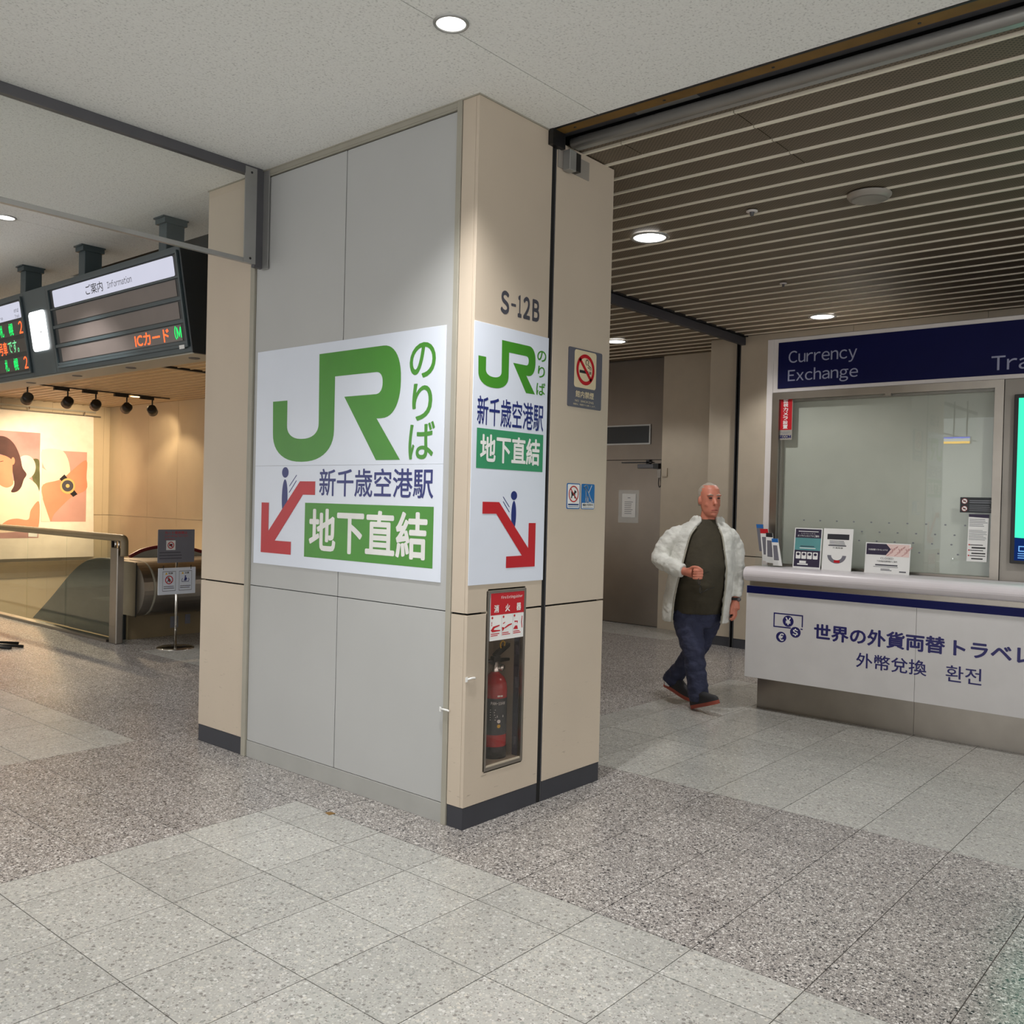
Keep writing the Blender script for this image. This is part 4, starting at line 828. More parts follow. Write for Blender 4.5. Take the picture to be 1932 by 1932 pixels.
for (u0, v0, u1, v1) in ((1.49, 1.288, 1.60, 1.294), (1.49, 1.258, 1.60, 1.264), (1.49, 1.258, 1.496, 1.294), (1.594, 1.258, 1.60, 1.294)): mb.rect(K, u0, v0, u1, v1, 0.0314)
lines(mb, K, 1.487, 1.70, 1.248, 3, 0.014, 0.005, 0.0314); part('print', mb, 'screen_text', dp)

# ================================================================== INFORMATION BOARD
BP0 = Vector((0.0, 0, 3.062)); BP1 = Vector((0.108, 0, 2.405)); BE = (BP1 - BP0).normalized(); BNn = BE.cross(Vector((0, 1, 0))).normalized()
if BNn.x > 0: BNn = -BNn
def T(u, v, d=0): p = BP0 + BE * (-v) + BNn * d; return (p.x, -u, p.z)      # v = -(distance down the face)
ib = thing('information_board', 'dark grey tilted station information board hung from the ceiling', 'information board', (0.18, 4.6, 2.4))
part('case', MB().prism(lambda u, v, d: (u, d, v), [(0.004, 3.062), (0.112, 2.405), (0.36, 2.405), (0.36, 3.062)], 2.556, 7.4), 'board_grey', ib, bevel=0.006)
part('end_cap', MB().prism(lambda u, v, d: (u, d, v), [(-0.004, 3.068), (0.106, 2.398), (0.365, 2.398), (0.365, 3.068)], 2.543, 2.5555), 'board_dark', ib, bevel=0.003, seg=1)
part('soffit', MB().box(0.125, 2.56, 2.396, 0.355, 7.3, 2.4045), 'frame_grey', ib)
for y in (2.75, 3.6, 4.45, 5.3): part('soffit_lamp', MB().lathe((0.24, y, 2.396), [(0, -0.002), (0.03, -0.002), (0.036, -0.004), (0.038, 0)], 20), 'alu_dark', ib)
for y in (2.95, 4.12, 5.17, 6.3):
    p_ = part('hanger', MB().box(0.108, y - 0.05, 3.06, 0.238, y + 0.05, 3.30), 'board_grey', ib, bevel=0.003, seg=1)
    part('ceiling_plate', MB().box(0.088, y - 0.062, 3.285, 0.25, y + 0.062, 3.318).box(0.075, y - 0.066, 3.318, 0.258, y + 0.066, H - 0.001), 'board_grey', p_)
def brect(name, u0, t0, u1, t1, d0, d1, m, parent=ib, r=0, **k):
    poly = rr(u0, -t1, u1, -t0, r) if r else [(u0, -t1), (u1, -t1), (u1, -t0), (u0, -t0)]
    return part(name, MB().prism(T, poly, d0, d1) if d1 is not None else MB().flat(T, poly, d0), m, parent, **k)
def rim(u0, t0, u1, t1, w=0.018, h=0.014):
    mb = MB()
    for a in ((u0, t0, u1, t0 + w), (u0, t1 - w, u1, t1), (u0, t0 + w, u0 + w, t1 - w), (u1 - w, t0 + w, u1, t1 - w)): mb.prism(T, [(a[0], -a[3]), (a[2], -a[3]), (a[2], -a[1]), (a[0], -a[1])], 0.0, h)
    return mb
part('module_rim', rim(-4.452, 0.030, -2.572, 0.632), 'board_grey', ib); brect('module_bed', -4.434, 0.048, -2.59, 0.614, 0.0, 0.002, 'board_dark')
wpn = brect('header_panel', -4.373, 0.058, -2.637, 0.182, 0.002, 0.006, 'white_backlit', r=0.012, label='backlit white header panel')
lettering(wpn, T, 'ご案内', (-3.842, -0.157, -3.585, -0.086), 0.0066, 'ink', 0.004, 3); lettering(wpn, T, 'Information', (-3.520, -0.149, -3.176, -0.102), 0.0066, 'grey_ink', 0, 3)
for t0, t1 in ((0.206, 0.308), (0.345, 0.450), (0.488, 0.588)): brect('display_row', -4.362, t0, -2.638, t1, 0.002, 0.005, 'led_panel')
for a in ((-4.43, 0.188, -2.594, 0.2), (-4.43, 0.316, -2.594, 0.338), (-4.43, 0.458, -2.594, 0.480), (-4.43, 0.595, -2.594, 0.612)): brect('row_bar', a[0], a[1], a[2], a[3], 0.002, 0.012, 'board_grey')
lettering(ib, T, 'ICカード', (-3.242, -0.581, -2.795, -0.496), 0.0056, 'led_red', 0.016, 3, name='led_text'); lettering(ib, T, '(M', (-2.726, -0.578, -2.642, -0.490), 0.0056, 'led_green', 0.02, 2, name='led_text')
brect('asset_tag', -2.674, 0.617, -2.612, 0.641, 0.014, 0.015, 'paper')
brect('seam', -4.910, 0.0, -4.906, 0.662, 0.0005, None, 'board_dark'); brect('seam', -4.504, 0.0, -4.500, 0.662, 0.0005, None, 'board_dark')
lb = brect('arrow_lightbox', -4.844, 0.172, -4.562, 0.477, 0.0, 0.006, 'lightbox', r=0.035)
part('arrow_mark', MB().flat(T, [(-4.676, -0.343), (-4.652, -0.340), (-4.656, -0.312)], 0.0066), 'grey_ink', lb)
part('module_rim', rim(-7.0, 0.030, -4.935, 0.632), 'board_grey', ib); brect('module_bed', -6.982, 0.048, -4.953, 0.614, 0.0, 0.002, 'board_dark')
wp2 = brect('header_panel', -6.92, 0.062, -4.983, 0.188, 0.002, 0.006, 'white_backlit', r=0.012)
lettering(wp2, T, 'のりば', (-5.097, -0.142, -5.010, -0.112), 0.0066, 'ink', 0.004, 2); lettering(wp2, T, 'Track', (-5.094, -0.184, -5.008, -0.156), 0.0066, 'grey_ink', 0, 2); lettering(wp2, T, 'Sapporo', (-5.62, -0.180, -5.33, -0.146), 0.0066, 'grey_ink', 0, 2)
for t0, t1 in ((0.208, 0.316), (0.352, 0.456), (0.492, 0.598)): brect('display_row', -6.92, t0, -4.962, t1, 0.002, 0.005, 'led_off')
for t0, t1 in ((0.214, 0.312), (0.495, 0.592)):
    lettering(ib, T, '札', (-5.430, -t1, -5.355, -t0), 0.0056, 'led_green', 0.012, 2, name='led_text'); lettering(ib, T, '幌', (-5.250, -t1, -5.165, -t0), 0.0056, 'led_green', 0.012, 2, name='led_text'); lettering(ib, T, '2', (-5.053, -t1, -4.985, -t0), 0.0056, 'led_red', 0.012, 3, name='led_text')
lettering(ib, T, '号車', (-5.500, -0.458, -5.335, -0.352), 0.0056, 'led_red', 0.012, 2, name='led_text'); lettering(ib, T, 'です。', (-5.315, -0.452, -5.105, -0.352), 0.0056, 'led_pale', 0.01, 2, name='led_text')

# ================================================================== ESCALATOR SIDE
RX = 1.37
gb = thing('glass_balustrade', 'frameless glass balustrade with brown handrail beside the escalator', 'balustrade', (RX, 8, 0))
hr = catmull([(RX, 5.868, 0.868), (RX, 5.868, 0.98), (RX, 5.875, 1.025), (RX, 5.91, 1.042), (RX, 6.0, 1.042)], 6, False) + [(RX, 12.0, 1.042)]
part('handrail', MB().tube(hr, 0.036, 16), 'handrail', gb)
part('end_post', MB().box(RX - 0.035, 5.935, 0.0, RX + 0.035, 6.085, 0.945), 'steel', gb, bevel=0.008)
for yy in (5.975, 6.045): part('rail_bracket', MB().tube([(RX, yy, 0.94), (RX, yy, 1.015)], 0.011, 10), 'chrome', gb)
for a, b in ((6.115, 7.113), (7.127, 8.092), (8.106, 9.09), (9.104, 10.1), (10.114, 11.9)): part('pane', MB().box(RX - 0.006, a, 0.03, RX + 0.006, b, 1.01), 'glass_green', gb)
part('edge_seal', MB().box(RX - 0.014, 6.095, 0.0, RX + 0.014, 6.112, 1.01), 'black_metal', gb)
part('floor_channel', MB().box(RX - 0.045, 6.115, 0.0, RX + 0.045, 11.9, 0.028), 'steel', gb)
eh = thing('escalator_housing', 'rounded steel escalator housing behind the glass balustrade', 'escalator', (2.2, 7, 0))
cy_, cz_, rd = 5.975, 0.532, 0.272
arc = [(cy_ - rd * math.sin(math.radians(a)), cz_ + rd * math.cos(math.radians(a))) for a in range(0, 181, 9)]
YZ = lambda u, v, d: (d, u, v)
part('steel_drum', MB().prism(YZ, arc + [(6.25, cz_ - rd), (6.25, cz_ + rd)], 1.62, 3.6), 'steel', eh)
prof = catmull([(6.24, 0.800), (6.55, 0.800), (6.78, 0.780), (7.02, 0.722), (7.30, 0.585), (7.75, 0.300), (8.23, 0.018)], 6, False)
part('side_panel', MB().prism(YZ, prof + [(6.24, 0.018)], 1.49, 1.53), 'tint_side', eh)
part('side_trim', MB().tube([(1.51, y, z) for y, z in prof], 0.010, 8), 'black_metal', eh)
part('nose_panel', MB().prism(YZ, [(y + 0.006, z) for y, z in arc[1:-1]] + [(6.235, cz_ - rd + 0.004), (6.235, cz_ + rd - 0.002)], 1.50, 1.60), 'steel', eh)
part('nose_edge', MB().prism(YZ, arc + [(6.0, cz_ - rd), (6.0, cz_ + rd)], 1.601, 1.619), 'frame_grey', eh)
part('seam_strip', MB().box(1.494, 5.86, 0.262, 1.4985, 5.875, 0.80), 'black_metal', eh)
part('lower_panel', MB().box(1.56, 6.14, 0.0, 3.6, 6.18, 0.262), 'handrail', eh); part('lower_panel', MB().box(1.532, 6.18, 0.0, 1.56, 7.4, 0.262), 'board_dark', eh)
part('top_cover', MB().box(1.62, 6.25, 0.77, 3.6, 6.56, 0.800), 'steel', eh)
for (u0, u1, z0, z1, m) in ((2.02, 2.11, 0.08, 0.2, 'text_grey'), (2.19, 2.25, 0.11, 0.21, 'stand_grey')): part('service_plate', MB().rect(FB(6.14), u0, z0, u1, z1, 0.0, 0.003), m, eh)
part('cable_hoop', MB().tube(catmull([(2.2, 5.93, 0.27), (2.45, 5.93, 0.30), (2.58, 5.93, 0.42), (2.62, 5.93, 0.6)], 6, False), 0.012, 8), 'steel', eh)
rh = thing('escalator_handrail', 'dark red escalator handrail arching over the steel housing', 'handrail', (2.25, 6.6, 0.8))
ar = catmull([(1.80, 6.6, 0.806), (1.87, 6.6, 0.842), (1.95, 6.6, 0.874), (2.10, 6.6, 0.902), (2.30, 6.6, 0.905), (2.50, 6.6, 0.876), (2.66, 6.6, 0.835), (2.85, 6.6, 0.806)], 5, False)
part('rail', MB().tube(ar, 0.022, 10), 'red_rail', rh)
part('newel_panel', MB().prism(lambda u, v, d: (u, d, v), [(p[0], p[2] - 0.012) for p in ar], 6.585, 6.615), 'frame_grey', rh)

ss = thing('sign_stand', 'chrome pole stand carrying a grey and a white warning board', 'sign stand', (1.661, 5.396, 0))
part('base_disc', MB().lathe((1.661, 5.396, 0), [(0, 0.022), (0.03, 0.02), (0.15, 0.014), (0.172, 0.008), (0.175, 0.0)], 40), 'chrome', ss)
part('pole', MB().tube([(1.661, 5.40, 0.015), (1.661, 5.40, 0.86)], 0.0125, 12), 'chrome', ss)
FS = FB(5.385)
g1 = part('grey_board', MB().prism(FS, rr(1.452, 0.828, 1.832, 1.147, 0.006), -0.004, 0.004), 'stand_grey', ss, label='grey acrylic board about carts')
lettering(g1, FS, 'カート使用禁止', (1.520, 1.102, 1.755, 1.130), 0.0046, 'sign_red', 0.01, 1); lettering(g1, FS, "Don't Bring the Cart", (1.520, 1.072, 1.760, 1.094), 0.0046, 'sign_red', 0, 1); lettering(g1, FS, 'in here', (1.522, 1.048, 1.620, 1.064), 0.0046, 'sign_red', 0, 1)
part('pictogram_field', MB().rect(FS, 1.535, 0.950, 1.630, 1.042, 0.0046), 'white_print', g1)
part('ban_ring', MB().ring(FS, (1.5825, 0.996), 0.026, 0.034, 0.0058, 24).stroke(FS, [(1.563, 1.015), (1.602, 0.977)], 0.006, 0.0058), 'sign_red', g1); part('cart', MB().flat(FS, [(1.566, 1.008), (1.600, 1.010), (1.596, 0.990), (1.602, 0.980), (1.588, 0.980), (1.576, 0.992), (1.568, 0.980), (1.566, 0.990)], 0.0052), 'ink', g1)
part('print', lines(MB(), FS, 1.468, 1.70, 0.930, 3, 0.028, 0.008, 0.0046, 0.08), 'grey_ink', g1)
g2 = part('white_board', MB().prism(FS, rr(1.462, 0.522, 1.850, 0.778, 0.004), -0.004, 0.004), 'sign_white', ss, label='white hanging board with two warning panels')
for x in (1.512, 1.800): part('hook', MB().tube([(x, 5.383, 0.76), (x, 5.383, 0.80)], 0.004, 6), 'black_metal', g2)
for x, w in ((1.505, '危険'), (1.675, '注意')):
    mb = MB()
    for (u0, v0, u1, v1) in ((x, 0.555, x + 0.135, 0.559), (x, 0.741, x + 0.135, 0.745), (x, 0.559, x + 0.003, 0.741), (x + 0.132, 0.559, x + 0.135, 0.741)): mb.rect(FS, u0, v0, u1, v1, 0.0046)
    lines(mb, FS, x + 0.012, x + 0.125, 0.603, 2, 0.017, 0.006, 0.0046, 0.1); part('panel_outline', mb, 'grey_ink', g2)
    lettering(g2, FS, w, (x + 0.058, 0.716, x + 0.105, 0.735), 0.0046, 'ink', 0.02, 1)
    part('warning_triangle', MB().flat(FS, [(x + 0.025, 0.716), (x + 0.051, 0.716), (x + 0.038, 0.737)], 0.0046), 'yellow', g2)
part('ban_ring', MB().ring(FS, (1.572, 0.663), 0.032, 0.041, 0.0058, 28).stroke(FS, [(1.548, 0.687), (1.596, 0.639)], 0.007, 0.0058), 'sign_red', g2)
part('pictogram', MB().flat(FS, ell(1.568, 0.685, 0.006, 0.006, 12), 0.0052).flat(FS, [(1.560, 0.678), (1.578, 0.676), (1.590, 0.655), (1.584, 0.650), (1.575, 0.660), (1.580, 0.640), (1.572, 0.640), (1.566, 0.656), (1.556, 0.640), (1.550, 0.643), (1.560, 0.662)], 0.0052), 'ink', g2)
part('pictogram', MB().flat(FS, ell(1.742, 0.692, 0.008, 0.008, 12), 0.0052).flat(FS, [(1.734, 0.684), (1.752, 0.682), (1.762, 0.662), (1.754, 0.660), (1.752, 0.648), (1.726, 0.648), (1.732, 0.665)], 0.0052).stroke(FS, [(1.712, 0.672), (1.704, 0.66), (1.706, 0.64), (1.775, 0.64), (1.780, 0.66), (1.774, 0.672)], 0.005, 0.0052), 'sign_navy', g2)
bp = thing('belt_barrier', 'steel belt barrier head poking out past the pillar', 'barrier', (2.08, 5.2, 0))
part('post', MB().tube([(2.10, 5.2, 0.0), (2.10, 5.2, 0.80)], 0.028, 16), 'black_metal', bp)
part('head', MB().lathe((2.10, 5.2, 0.66), [(0.0, 0.07), (0.034, 0.068), (0.036, 0.0), (0.0, 0.0)], 16), 'steel', bp)
part('belt', MB().box(1.96, 5.185, 0.672, 2.10, 5.188, 0.70), 'steel', bp)
part('foot', MB().lathe((2.10, 5.2, 0.0), [(0, 0.02), (0.15, 0.012), (0.16, 0.0)], 24), 'black_metal', bp)
fl = thing('folding_stand', 'dark metal legs of a folded stand on the warm-lit floor', 'stand', (0.45, 6.42, 0))
for a, b in (((0.62, 6.30, 0.012), (0.20, 6.62, 0.05)), ((0.66, 6.52, 0.012), (0.16, 6.46, 0.09)), ((0.50, 6.28, 0.012), (0.22, 6.70, 0.03))): part('leg', MB().tube([a, b], 0.014, 8), 'black_metal', fl)
part('stem', MB().tube([(0.24, 6.55, 0.04), (0.20, 6.56, 0.55)], 0.014, 8), 'black_metal', fl)

# ---- advertising banner on the far wall
FP = FB(16.9)
bn = thing('advertising_banner', 'large hanging fabric banner with watch photographs on the far wall', 'banner', (4.6, 16.9, 0.08))
part('fabric', MB().prism(FP, [(1.2, 0.08), (6.285, 0.083), (6.225, 3.10), (1.2, 3.08)], -0.004, 0.0), 'banner', bn)
part('hem_bar', MB().tube([(1.15, 16.9, 3.09), (6.38, 16.9, 3.095)], 0.014, 8), 'alu', bn); part('hanging_rail', MB().box(1.2, 16.88, 3.165, 6.27, 16.92, 3.20), 'frame_grey', bn)
for x in (4.90, 6.03): part('hanger_clip', MB().tube([(x, 16.89, 3.09), (x, 16.89, 3.18)], 0.012, 8), 'chrome', bn)
p1_ = part('portrait_print', MB().rect(FP, 3.45, 0.50, 5.13, 2.660, 0.002), 'ad_rose', bn, label='printed photograph of a woman in a white top')
part('leaf_blur', MB().flat(FP, catmull([(4.93, 2.05), (5.10, 2.12), (5.13, 1.9), (5.13, 1.45), (5.02, 1.62)], 5), 0.003), 'ad_leaf', p1_)
part('cushion', MB().flat(FP, ell(4.86, 1.95, 0.19, 0.24), 0.0035), 'pale_pink', p1_)
part('shirt', MB().flat(FP, catmull([(4.0, 1.60), (4.35, 1.72), (4.62, 1.66), (4.85, 1.74), (5.05, 1.62), (5.128, 1.45), (5.128, 1.25), (5.02, 1.05), (4.95, 0.80), (4.85, 0.66), (4.2, 0.62), (3.8, 0.8)], 5), 0.005), 'ad_shirt', p1_)
part('face', MB().flat(FP, catmull([(4.20, 2.10), (4.45, 2.16), (4.60, 2.02), (4.60, 1.78), (4.62, 1.60), (4.50, 1.52), (4.36, 1.58), (4.32, 1.70), (4.22, 1.74), (4.16, 1.86)], 5), 0.007), 'ad_skin', p1_)
part('hair', MB().flat(FP, catmull([(4.0, 2.44), (4.30, 2.54), (4.48, 2.527), (4.63, 2.393), (4.74, 2.155), (4.79, 1.935), (4.87, 1.805), (4.82, 1.691), (4.77, 1.533), (4.69, 1.445), (4.58, 1.44), (4.64, 1.60), (4.60, 1.88), (4.585, 2.08), (4.42, 2.17), (4.20, 2.20), (4.05, 2.1)], 5), 0.009), 'ad_hair', p1_)
part('ear', MB().flat(FP, ell(4.605, 2.06, 0.035, 0.075), 0.011), 'ad_skin', p1_)
part('mouth', MB().flat(FP, ell(4.33, 1.79, 0.035, 0.02), 0.0085), 'sign_red', p1_); part('brow', MB().stroke(FP, [(4.30, 2.02), (4.42, 2.05)], 0.012, 0.0085), 'ad_hair', p1_)
part('arm', MB().flat(FP, catmull([(5.128, 1.25), (5.128, 0.74), (5.00, 0.66), (4.60, 0.70), (4.40, 0.74), (4.52, 0.86), (4.70, 0.90), (4.92, 0.88), (4.97, 1.08)], 5), 0.007), 'ad_skin', p1_)
part('cup', MB().flat(FP, [(4.93, 0.53), (5.10, 0.52), (5.12, 0.66), (4.93, 0.70)], 0.009), 'white_print', p1_)
p2_ = part('wrist_print', MB().rect(FP, 5.175, 0.835, 6.10, 2.320, 0.002), 'ad_tan', bn, label='printed photograph of a wrist wearing a gold watch')
part('light_drape', MB().flat(FP, catmull([(5.178, 2.31), (5.60, 2.31), (5.75, 1.90), (5.60, 1.72), (5.40, 1.78), (5.20, 2.0)], 5), 0.003), 'ad_shirt', p2_)
part('sleeve', MB().flat(FP, [(5.178, 0.84), (5.36, 0.84), (5.20, 1.30), (5.195, 1.60), (5.55, 1.72), (5.178, 1.95)], 0.004), 'ad_shirt', p2_)
part('forearm', MB().flat(FP, catmull([(5.20, 1.60), (5.56, 1.72), (5.80, 1.93), (6.085, 2.15), (6.095, 1.80), (6.095, 1.52), (5.79, 1.36), (5.44, 1.0), (5.37, 0.86), (5.21, 1.3)], 4), 0.006), 'ad_skin', p2_)
part('strap', MB().flat(FP, [(5.53, 1.73), (5.63, 1.83), (5.69, 1.76), (5.60, 1.66)], 0.008).flat(FP, [(5.73, 1.45), (5.82, 1.36), (5.91, 1.42), (5.83, 1.52)], 0.008), 'ink', p2_)
part('watch_case', MB().flat(FP, ell(5.70, 1.585, 0.155, 0.165), 0.010), 'gold', p2_); part('watch_dial', MB().ring(FP, (5.70, 1.59), 0.04, 0.12, 0.012, 30), 'grey_ink', p2_)

# ---- track of spotlights in front of the banner
tr = thing('track_rail', 'thin black lighting track under the warm slatted ceiling', 'track', (5.0, 13.75, 3.3))
part('rail', MB().box(3.2, 13.735, 3.296, 6.21, 13.765, 3.318), 'black_metal', tr)
def aim(o, tgt):
    o.rotation_euler = (Vector(tgt) - wloc(o)).to_track_quat('-Z', 'Y').to_euler()
def spotlight(x, tgt, lab, power=LAMP['spot']):
    y = 13.75; t = thing('track_spotlight', lab, 'spotlight', (x, y, 3.3), 'spotlights on the black track')
    part('adapter', MB().box(x - 0.24, y - 0.03, 3.245, x + 0.02, y + 0.03, 3.296), 'black_metal', t)
    part('stem', MB().tube([(x, y, 3.25), (x, y, 3.14)], 0.014, 8), 'black_metal', t)
    c0 = Vector((x, y, 3.055)); dr = (Vector(tgt) - c0).normalized()
    part('lamp_head', MB().tube([c0 - dr * 0.085, c0 - dr * 0.06, c0 + dr * 0.08], [0.06, 0.088, 0.092], 20), 'black_metal', t)
    part('lens', MB().tube([c0 + dr * 0.081, c0 + dr * 0.084], [0.075, 0.075], 20), 'lamp_warm', t)
    l = bpy.data.lights.new('spotlight_beam', 'SPOT'); l.energy = power; l.color = WARM; l.spot_size = math.radians(62); l.spot_blend = 0.7; l.shadow_soft_size = 0.06
    o = bpy.data.objects.new('spotlight_beam', l); COL.objects.link(o); o.parent = t; o.location = (c0 + dr * 0.12) - t.location; aim(o, tgt)
spotlight(3.60, (4.0, 16.9, 1.5), 'black track spotlight at the outer end, half hidden under the board', LAMP['spot'])
spotlight(4.28, (4.6, 16.9, 1.6), 'black track spotlight over the portrait photograph')
spotlight(4.78, (5.5, 16.9, 1.9), 'black track spotlight second along from the portrait one')
spotlight(5.36, (5.75, 16.9, 1.9), 'black track spotlight aimed at the wrist photograph')
spotlight(5.86, (6.60, 14.6, 2.6), 'black track spotlight nearest the wall, beside the flat lamp', LAMP['spot'] * 0.12)
# ================================================================== THE MAN
PO = Vector((3.152, 0.539, 0.0)); PX = Vector((0.6477, -0.7619, 0)).normalized(); PY = Vector((0.7619, 0.6477, 0)).normalized()
def Wp(p): return tuple(PO + PX * p[0] + PY * p[1] + Vector((0, 0, p[2])))
def cloth(key, rgb, wr=1.0, sc=16, rough=0.85):
    m, nt, out = new_mat(key); c = lin(rgb); b = N(nt, 'BsdfPrincipled'); nt.links.new(b.outputs[0], out.inputs[0]); b.inputs['Roughness'].default_value = rough
    nt.links.new(ramp(nt, noise(nt, 9, 5), [(0.3, tuple(x * 0.82 for x in c)), (0.7, tuple(min(1, x * 1.12) for x in c))]), b.inputs['Base Color'])
    mp = N(nt, 'Mapping'); mp.inputs['Scale'].default_value = (1, 1, 1.6); nt.links.new(pos(nt), mp.inputs[0])
    bp = N(nt, 'Bump'); bp.inputs['Strength'].default_value = wr; bp.inputs['Distance'].default_value = 0.02; nt.links.new(noise(nt, sc, 3, mp.outputs[0]), bp.inputs['Height'])
    b2 = N(nt, 'Bump'); b2.inputs['Strength'].default_value = 0.2; b2.inputs['Distance'].default_value = 0.002; nt.links.new(noise(nt, 420, 2), b2.inputs['Height']); nt.links.new(bp.outputs[0], b2.inputs['Normal']); nt.links.new(b2.outputs[0], b.inputs['Normal'])
    M[key] = m
cloth('jacket_cloth', (214, 214, 208), 0.5, 15); cloth('shirt_cloth', (58, 52, 38), 0.45, 8); cloth('trouser_cloth', (44, 48, 72), 0.8, 13)
mk('skin', (196, 122, 100), 0.5, var=0.12, scale=14, bump=0.15, bscale=160); mk('grey_hair', (158, 150, 138), 0.8, var=0.15, scale=60, bump=0.6, bscale=220)
mk('shoe_black', (26, 25, 28), 0.7, bump=0.3); mk('sole_red', (138, 62, 46), 0.7); mk('eye_dark', (40, 22, 20), 0.3); mk('lip', (150, 74, 66), 0.5)
def loft(mb, secs, n=28, a0=0.0, a1=360.0, tw=0.0, wr=0.0):
    """secs: (x, y, z, rx, ry) in the man's own frame, or with a per-section opening (a0, a1)"""
    rings = []; full = abs(a1 - a0 - 360) < 1e-6
    for s in secs:
        b0, b1 = (s[5], s[6]) if len(s) > 5 else (a0, a1); k = n if full and len(s) == 5 else n + 1
        rings.append([Wp((s[0] + s[3] * math.cos(math.radians(b0 + (b1 - b0) * i / n)), s[1] + s[4] * math.sin(math.radians(b0 + (b1 - b0) * i / n)), s[2])) for i in range(k)])
    k = len(rings[0]); fs = []; closed = k == n
    for j in range(len(rings) - 1):
        for i in range(k if closed else k - 1): fs.append((j * k + i, j * k + (i + 1) % k, (j + 1) * k + (i + 1) % k, (j + 1) * k + i))
    mb.add([p for r_ in rings for p in r_], fs, True)
    if closed: mb.add(rings[0], [tuple(range(n))]); mb.add(rings[-1], [tuple(range(n))[::-1]])
    return mb
def limb(mb, pts, n=16, sub=5, folds=0.0):
    q = catmull([tuple(p) for p in pts], sub, False)
    if folds: q = [(*p[:3], p[3] + folds * math.sin(i * 1.9 + 0.6 * math.sin(i))) for i, p in enumerate(q)]
    return mb.tube([Wp(p[:3]) for p in q], [p[3] for p in q], n)
def ball(mb, c, r, n=14):
    prof = [(math.sin(math.pi * i / n), -math.cos(math.pi * i / n)) for i in range(n + 1)]; vs = []; fs = []
    for j in range(20):
        a = 2 * math.pi * j / 20
        for pr, pz in prof: vs.append(Wp((c[0] + r[0] * pr * math.cos(a), c[1] + r[1] * pr * math.sin(a), c[2] + r[2] * pz)))
    for j in range(20):
        for i in range(n): fs.append((j * (n + 1) + i, ((j + 1) % 20) * (n + 1) + i, ((j + 1) % 20) * (n + 1) + i + 1, j * (n + 1) + i + 1))
    return mb.add(vs, fs, True)
def fused(name, mb, m, parent, voxel, smooth=4, solid=0.0, wrinkle=0.0, wsize=0.07):
    """one continuous surface grown over all the pieces in mb"""
    o = bpy.data.objects.new(name, mesh_of(mb, name, m, wloc(parent))); COL.objects.link(o)
    if solid: q = o.modifiers.new('thick', 'SOLIDIFY'); q.thickness = solid; q.offset = 0
    q = o.modifiers.new('skin', 'REMESH'); q.mode = 'VOXEL'; q.voxel_size = voxel; q.use_smooth_shade = True
    q = o.modifiers.new('soft', 'SMOOTH'); q.iterations = smooth; q.factor = 0.5
    if wrinkle:
        tx = bpy.data.textures.new(name + '_folds', 'CLOUDS'); tx.noise_scale = wsize; tx.noise_depth = 2
        q = o.modifiers.new('folds', 'DISPLACE'); q.texture = tx; q.strength = wrinkle; q.mid_level = 0.5
    me = bpy.data.meshes.new_from_object(o.evaluated_get(bpy.context.evaluated_depsgraph_get())); o.modifiers.clear(); old = o.data; o.data = me; bpy.data.meshes.remove(old)
    if not me.materials: me.materials.append(M[m])
    for p in me.polygons: p.use_smooth = True
    o.parent = parent; return o
man = thing('person', 'man in an open white jacket and navy trousers walking past the counter', 'person', tuple(PO))
# --- body
b = MB()
loft(b, [(-0.03, 0.0, 0.62, 0.13, 0.11), (-0.03, 0.0, 0.72, 0.155, 0.13), (-0.03, -0.02, 0.85, 0.165, 0.15), (-0.01, -0.03, 1.0, 0.165, 0.155), (0.0, -0.01, 1.15, 0.165, 0.125), (0.01, 0.005, 1.27, 0.18, 0.10), (0.02, 0.01, 1.34, 0.13, 0.085), (0.03, 0.005, 1.385, 0.066, 0.066), (0.034, -0.005, 1.43, 0.058, 0.06), (0.036, -0.01, 1.47, 0.055, 0.055)])
HY = math.radians(12); HC = (0.036, -0.012)
def hd(f, s, z): return (HC[0] + s * math.cos(HY) + f * math.sin(HY), HC[1] + s * math.sin(HY) - f * math.cos(HY), z)
head = [(1.418, 0.040, 0.026, 0.030), (1.432, 0.032, 0.044, 0.050), (1.455, 0.022, 0.056, 0.068), (1.49, 0.012, 0.064, 0.082), (1.525, 0.006, 0.069, 0.090), (1.565, 0.0, 0.073, 0.095), (1.60, -0.004, 0.074, 0.096), (1.63, -0.008, 0.068, 0.088), (1.652, -0.010, 0.053, 0.068), (1.664, -0.010, 0.034, 0.044), (1.669, -0.010, 0.010, 0.012)]
rings = []
for z, f0, rs, rf in head:
    rings.append([Wp(hd(f0 + rf * math.sin(2 * math.pi * i / 28), rs * math.cos(2 * math.pi * i / 28), z)) for i in range(28)])
b.add([p for r_ in rings for p in r_], [(j * 28 + i, j * 28 + (i + 1) % 28, (j + 1) * 28 + (i + 1) % 28, (j + 1) * 28 + i) for j in range(len(head) - 1) for i in range(28)], True)
b.add(rings[0], [tuple(range(28))]); b.add(rings[-1], [tuple(range(28))[::-1]])
b.tube([Wp(hd(0.086, 0, 1.566)), Wp(hd(0.100, 0, 1.540)), Wp(hd(0.113, 0, 1.518)), Wp(hd(0.100, 0, 1.506))], [0.009, 0.012, 0.016, 0.012], 12)       # nose
for s in (-1, 1):
    ball(b, hd(-0.006, s * 0.077, 1.54), (0.012, 0.018, 0.032)); ball(b, hd(0.083, s * 0.032, 1.582), (0.026, 0.012, 0.008)); ball(b, hd(0.056, s * 0.036, 1.510), (0.024, 0.022, 0.026))
ball(b, hd(0.083, 0, 1.462), (0.030, 0.012, 0.010)); ball(b, hd(0.074, 0, 1.437), (0.024, 0.018, 0.016))
